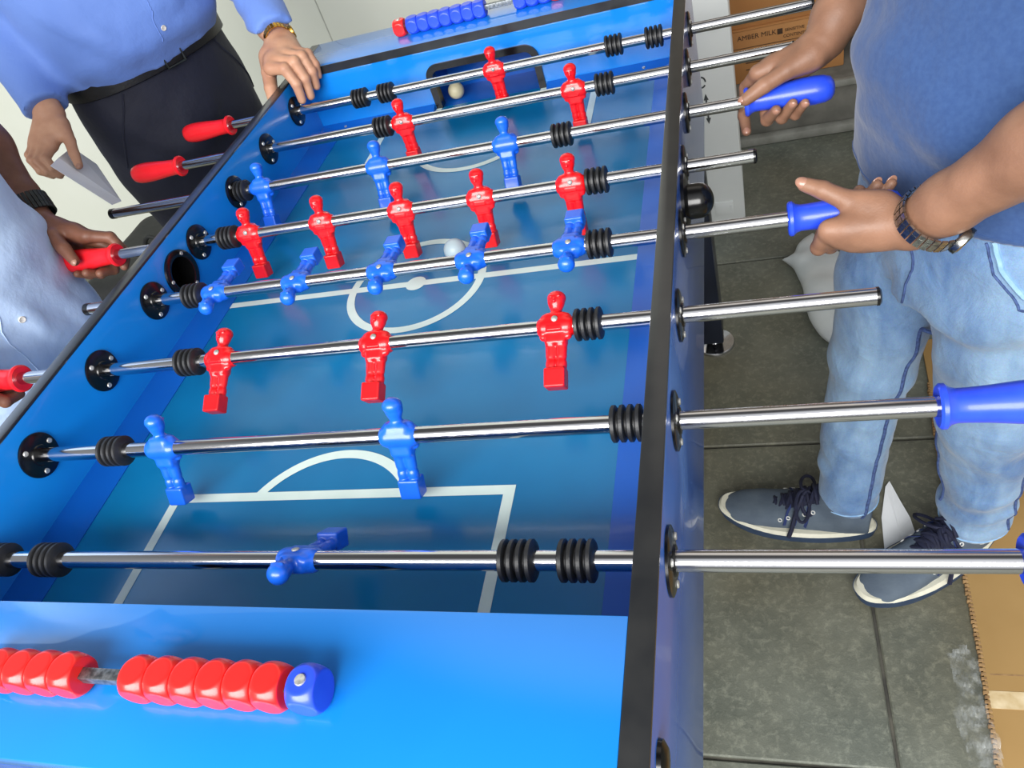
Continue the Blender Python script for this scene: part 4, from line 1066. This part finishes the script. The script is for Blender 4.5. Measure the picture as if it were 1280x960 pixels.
e1, e2, e3 = Vector((.948, .170, -.271)), Vector((-.066, -.718, -.694)).normalized(), Vector((.312, -.676, .668))
wR = Vector((-.480, .965, .134)); eR = (-.60, 1.105, .315); sR = fr(-.205, -.01, .47)
def T(a, d, n): p = wR + (e1 * a + e3 * n + e2 * d) * .9; return (p.x, p.y, p.z)
fR = [[T(.012, .080, .010), T(.006, .112, .026), T(.022, .132, .022), T(.040, .138, .010)],
      [T(-.006, .083, .012), T(-.012, .118, .026), T(.008, .140, .022), T(.030, .146, .010)],
      [T(-.022, .080, .008), T(-.028, .114, .022), T(-.010, .138, .018), T(.012, .146, .008)],
      [T(-.036, .072, .000), T(-.040, .100, .012), T(-.026, .122, .012), T(-.006, .134, .004)]]
tR = [T(.026, .030, .004), T(.050, .066, .008), T(.062, .096, .012), T(.074, .124, .014)]
nR = tuple(n_ - r_ * .3)
s = Sdf(); forearm(s, eR, wR, .042, .040, .028, nR); hand_sdf(s, wR, fR, tR, nR, k=.94); aR = s.mesh(.0020, smooth=2)
hd = fr(0, .02, .715)
s = Sdf(); s.loft([(-.10, 0, 0, .15, .10), (.12, 0, -.01, .17, .12), (.36, 0, 0, .165, .105), (.52, 0, .02, .13, .08)], o=fr(0, 0, 0), u=l, k=.02)
s.cap(sR, sL, .05, k=.03); s.cap(fr(0, -.02, .50), fr(0, 0, .63), .060, .057, k=.03); head_sdf(s, hd, f, l); s.cap(sR, eR, .05, .042, k=.02); s.cap(sL, eL, .05, .042, k=.02)
for a in (-1, 1): s.chain([fr(a * .09, 0, -.06), fr(a * .10, .01, -.40), fr(a * .105, 0, -.74)], [.08, .05, .036], k=.03)
bd = s.mesh(.008, smooth=1); V, Q = bridge([bd, (aR[0], aR[1], eR), (aL[0], aL[1], eL)])
link('body', mesh_of('body', (V, Q)), M_skinF, per, angle=180)
for fi in fL: nail(per, fi[3], fi[2], (1, -.2, .2), .0072, .0055, .006)
nail(per, tR[3], tR[2], tuple(n_), .0085)
head_parts(per, hd, f, l)
# dress shirt
s = Sdf(); s.loft([(.125, 0, -.012, .188, .135), (.17, 0, -.030, .205, .160), (.24, 0, -.030, .210, .165), (.34, 0, -.012, .205, .145), (.45, 0, .005, .195, .115), (.55, 0, .02, .12, .08)], o=fr(0, 0, 0), u=l, k=.03, pw=2.2)
s.cap(fr(-.16, -.01, .47), fr(.16, -.01, .47), .065, k=.04)
def sleeve(s, sh, el, wr, back, r0=.066, r1=.056, r2=.043):
    sh, el, wr = Vector(sh), Vector(el), Vector(wr); d = (wr - el).normalized(); end = wr - d * back
    s.chain([sh, el, end + d * .03], [r0, r1, r2], k=.035); return (end, d, .10)
c1 = sleeve(s, sL, eL, wL, .020); c2 = sleeve(s, sR, eR, wR, .012, r2=.044)
ds = folds([(fr(0, .15, .20), (.2, -.2, 1), .10, .009, .2), (fr(-.12, .1, .22), (.6, .2, .8), .08, .009, .14), (fr(.12, .1, .25), (-.6, .4, .8), .09, .009, .16), (eL, (.5, -.6, -.5), .06, .007, .14), (eR, (.2, .1, 1), .06, .007, .14), (tuple(wR), (.1, .1, 1), .05, .005, .08)], .0016, 60)
V, Q = s.mesh(.006, disp=ds, cut=lambda p: np.maximum(np.maximum(.121 + .010 * wob(p, 16, 4, 6) - p[..., 2], p[..., 2] - .585), planes([c1, c2])(p)), smooth=2)
sh_ = link('dress_shirt', mesh_of('dress_shirt', (V, Q)), M_shirtF, per, angle=180); sh_['label'] = 'periwinkle blue dress shirt'
tree = snap(sh_); g = Geo(); g.tube(surf_line(tree, [fr(-.012, .25, z) for z in np.linspace(.14, .52, 24)], 60, .0002), .0013, 5); obj('placket_seam', g, M_shirtF, sh_)
for z in (.185, .265, .345, .425):
    p, nn, _, _ = tree.find_nearest(Vector(fr(.006, .25, z))); g = Geo(); g.lathe([(.0055, 0), (.0058, .0012), (.0048, .002), (.004, .0014)], p, nn, 16); obj('button', g, M_eye, sh_)
# trousers and belt
s = Sdf(); s.loft([(-.16, 0, 0, .178, .125), (-.06, 0, -.005, .196, .138), (.05, 0, -.008, .195, .138), (.155, 0, -.010, .184, .130)], o=fr(0, 0, 0), u=l, k=.02, pw=2.2)
for a in (-1, 1): s.chain([fr(a * .092, 0, -.10), fr(a * .088, .012, -.40), fr(a * .088, 0, -.745)], [.100, .074, .064], k=.025)
dt = folds([(fr(0, .14, 0), (.5, -.5, .5), .09, .008, .16), (fr(-.1, .12, -.1), (.7, .2, .6), .10, .008, .16), (fr(.1, .12, -.1), (-.5, .5, .6), .10, .008, .16)], .0012, 50)
V, Q = s.mesh(.007, disp=dt, cut=lambda p: np.maximum(-.785 - p[..., 2], p[..., 2] - .150), smooth=2)
tr = link('trousers', mesh_of('trousers', (V, Q)), M_navy, per, angle=180); tr['label'] = 'dark navy trousers'
tree = snap(tr)
for a in (-1, 1):
    g = Geo(); g.tube(surf_line(tree, [fr(a * .15, .16, .11), fr(a * .185, .10, .02), fr(a * .20, .06, -.04)], 30, .0006), .0025, 6); obj('pocket_seam', g, M_navy, tr)
bl = []; g = Geo()
for a in np.linspace(0, TAU, 61)[:-1]:
    ca, sa = math.cos(a), math.sin(a); bl.append(fr(.192 * math.copysign(abs(ca) ** .91, ca), .010 + .139 * math.copysign(abs(sa) ** .91, sa), .132))
rings = []
for (o_, z_) in ((0, -.018), (.004, -.016), (.004, .016), (0, .018)):
    rings.append([Vector((p[0], p[1], 0)) + (Vector((p[0], p[1], 0)) - Vector(fr(0, 0, 0))).normalized() * o_ + Vector((0, 0, .132 + z_)) for p in bl])
nb = len(bl); g.raw([v for r in rings for v in r], [(j * nb + i, j * nb + (i + 1) % nb, (j + 1) % 4 * nb + (i + 1) % nb, (j + 1) % 4 * nb + i) for j in range(4) for i in range(nb)])
bt = obj('belt', g, M_leather, per); bt['label'] = 'black leather belt'
g = Geo(); o = Vector(fr(0, .157, .132)); q = [o + l * a + Vector((0, 0, b)) for a, b in ((-.022, -.018), (.022, -.018), (.022, .018), (-.022, .018))]; g.tube(q, .0028, 8, closed=True); obj('buckle', g, M_strapb, bt)
M_shoeb = mat('black_shoe_leather', (14, 14, 15), .3, rgb2=(20, 20, 21), nscale=40, coat=.2)
bs = (M_leather, M_leather, M_shoeb, M_leather, M_leather, None)
for a in (-1, 1): shoe(per, fr(a * .115, -.08, 0), fr(a * .14, .19, 0), bs, laces=False, name='leather_shoe')
ax = nrm(Vector(wL) - Vector(eL)); watch(per, Vector(wL) - ax * .006, ax, (.7, .9, .3), .027, .0345, .012, M_gold, M_gold, M_dialw, 'gold watch on the left wrist', face_r=.013)
# the folded sheet in his hand
g = Geo(); pa, pb, pc, pd, pe, pf, pg = (-.44, .846, .075), (-.45, .884, .072), (-.37, .877, -.039), (-.365, .845, -.028), (-.49, .969, .055), (-.47, .979, .005), (-.40, .902, -.04)
g.raw([pa, pb, pc, pd], [(0, 1, 2, 3)]); g.raw([pb, pe, pf, pg, pc], [(0, 1, 2, 3, 4)])
bmesh.ops.remove_doubles(g.bm, verts=g.bm.verts, dist=1e-5)
pp = obj('paper_sheet', g, M_paper, smooth=False); sm_ = pp.modifiers.new('thick', 'SOLIDIFY'); sm_.thickness = .0008
tag(pp, 'folded sheet of white paper held by the person in navy trousers', 'paper')

# ---------------------------------------------------------------- the man in the pale shirt (left edge)
fr, f, l = frame((-.435, .462, 0), (.97, -.25))
per = thing('person', (-.435, .462, FL), 'person in pale blue shirt with black watch holding red handles at the left edge', 'person')
R5 = (.60, 0); R3 = (.30, 0)
wL = (-.338, .652, .062); eL = (-.46, .775, .245); sL = fr(.20, .0, .45)
fL = [grip(R5, 1, [(-.226, 36, .039), (-.196, 66, .038), (-.180, 118, .032), (-.180, 168, .029)]),
      grip(R5, 1, [(-.242, 52, .040), (-.214, 98, .037), (-.204, 172, .0305), (-.206, 232, .0285)]),
      grip(R5, 1, [(-.259, 68, .039), (-.235, 116, .035), (-.226, 190, .0295), (-.229, 248, .0280)]),
      grip(R5, 1, [(-.275, 84, .036), (-.254, 126, .032), (-.247, 194, .0280), (-.250, 246, .0270)])]
tL = [(-.307, .630, .048), (-.275, .606, .050), (-.247, .585, .036), (-.229, .571, .018)]
nL = (-.2, .4, .85)
s = Sdf(); forearm(s, eL, wL, .044, .042, .029, nL); hand_sdf(s, wL, fL, tL, nL, k=1.04); aL = s.mesh(.0018, smooth=2)
wR = (-.335, .245, .060); eR = (-.50, .12, .22); sR = fr(-.20, 0, .45)
fR = [grip(R3, -1, [(-.218, 36, .039), (-.190, 70, .038), (-.176, 125, .032), (-.178, 178, .029)]),
      grip(R3, -1, [(-.236, 52, .040), (-.208, 100, .037), (-.198, 175, .0305), (-.200, 235, .0285)]),
      grip(R3, -1, [(-.253, 68, .039), (-.229, 116, .035), (-.220, 190, .0295), (-.223, 248, .0280)]),
      grip(R3, -1, [(-.270, 84, .036), (-.249, 126, .032), (-.242, 194, .0280), (-.245, 246, .0270)])]
tR = [(-.300, .272, .050), (-.266, .297, .051), (-.232, .315, .038), (-.206, .326, .026)]
nR = (-.2, -.4, .85)
s = Sdf(); forearm(s, eR, wR, .044, .042, .029, nR); hand_sdf(s, wR, fR, tR, nR, k=1.04); aR = s.mesh(.0022, smooth=2)
hd = fr(0, .075, .70)
s = Sdf(); s.loft([(-.14, 0, 0, .15, .10), (.12, 0, -.01, .16, .11), (.36, 0, -.03, .165, .105), (.50, 0, -.04, .13, .08)], o=fr(0, 0, 0), u=l, k=.02)
s.cap(sR, sL, .05, k=.03); s.cap(fr(0, .03, .48), fr(0, .055, .62), .060, .057, k=.03); head_sdf(s, hd, f, l); s.cap(sR, eR, .05, .044, k=.02); s.cap(sL, eL, .05, .044, k=.02)
for a in (-1, 1): s.chain([fr(a * .09, 0, -.1), fr(a * .10, .01, -.42), fr(a * .11, 0, -.74)], [.08, .05, .036], k=.03)
bd = s.mesh(.008, smooth=1); V, Q = bridge([bd, (aR[0], aR[1], eR), (aL[0], aL[1], eL)])
link('body', mesh_of('body', (V, Q)), M_skinL, per, angle=180)
nail(per, tL[3], tL[2], (0, -.75, .65), .0088, .0068, .008); nail(per, tR[3], tR[2], (0, .4, .9), .0088, .0068, .008)
head_parts(per, hd, f, l)
s = Sdf(); s.loft([(-.19, 0, -.004, .205, .150), (-.08, 0, -.020, .205, .160), (.06, 0, -.030, .205, .165), (.20, 0, -.030, .205, .155), (.36, 0, -.03, .198, .13), (.46, 0, -.035, .185, .10), (.53, 0, -.04, .12, .08)], o=fr(0, 0, 0), u=l, k=.03, pw=2.2)
s.cap(fr(-.15, .0, .46), fr(.15, .0, .46), .065, k=.04)
c1 = sleeve(s, sL, Vector(sL).lerp(Vector(eL), .9), eL, .03, r2=.058); c2 = sleeve(s, sR, Vector(sR).lerp(Vector(eR), .9), eR, .03, r2=.058)
ds = folds([(fr(.05, .15, -.05), (.3, .8, .5), .09, .011, .18), (fr(.12, .12, .05), (-.5, .2, .8), .08, .011, .16), (fr(.0, .15, -.15), (.2, .9, .1), .08, .010, .14), (fr(-.1, .12, .0), (.3, .2, .9), .10, .010, .18)], .0016, 55)
V, Q = s.mesh(.006, disp=ds, cut=lambda p: np.maximum(np.maximum(-.185 + .014 * wob(p, 12, 4) - p[..., 2], p[..., 2] - .565), planes([c1, c2])(p)), smooth=2)
sh_ = link('dress_shirt', mesh_of('dress_shirt', (V, Q)), M_shirtL, per, angle=180); sh_['label'] = 'pale blue untucked shirt'
tree = snap(sh_); g = Geo(); g.tube(surf_line(tree, [fr(-.012, .25, z) for z in np.linspace(-.17, .50, 24)], 60, .0002), .0013, 5); obj('placket_seam', g, M_shirtL, sh_)
for z in (-.10, .0, .10, .2, .3):
    p, nn, _, _ = tree.find_nearest(Vector(fr(.006, .25, z))); g = Geo(); g.lathe([(.0055, 0), (.0058, .0012), (.0048, .002), (.004, .0014)], p, nn, 16); obj('button', g, M_eye, sh_)
s = Sdf(); s.loft([(-.22, 0, 0, .172, .12), (-.10, 0, 0, .182, .13), (.05, 0, 0, .17, .12)], o=fr(0, 0, 0), u=l, k=.02, pw=2.2)
for a in (-1, 1): s.chain([fr(a * .09, 0, -.14), fr(a * .105, .012, -.42), fr(a * .112, 0, -.745)], [.098, .078, .068], k=.025)
V, Q = s.mesh(.008, disp=dt, cut=lambda p: np.maximum(-.785 - p[..., 2], p[..., 2] - .04), smooth=2)
tr = link('trousers', mesh_of('trousers', (V, Q)), M_dark, per, angle=180); tr['label'] = 'black trousers'
for a in (-1, 1): shoe(per, fr(a * .115, -.08, 0), fr(a * .14, .19, 0), bs, laces=False, name='leather_shoe')
ax = nrm(Vector(wL) - Vector(eL)); watch(per, Vector(wL) - ax * .022, ax, (-.75, .55, -.2), .0325, .0375, .034, M_strapb, M_strapb, M_dialb, 'chunky black watch on the left wrist', face_r=.02, links=34)
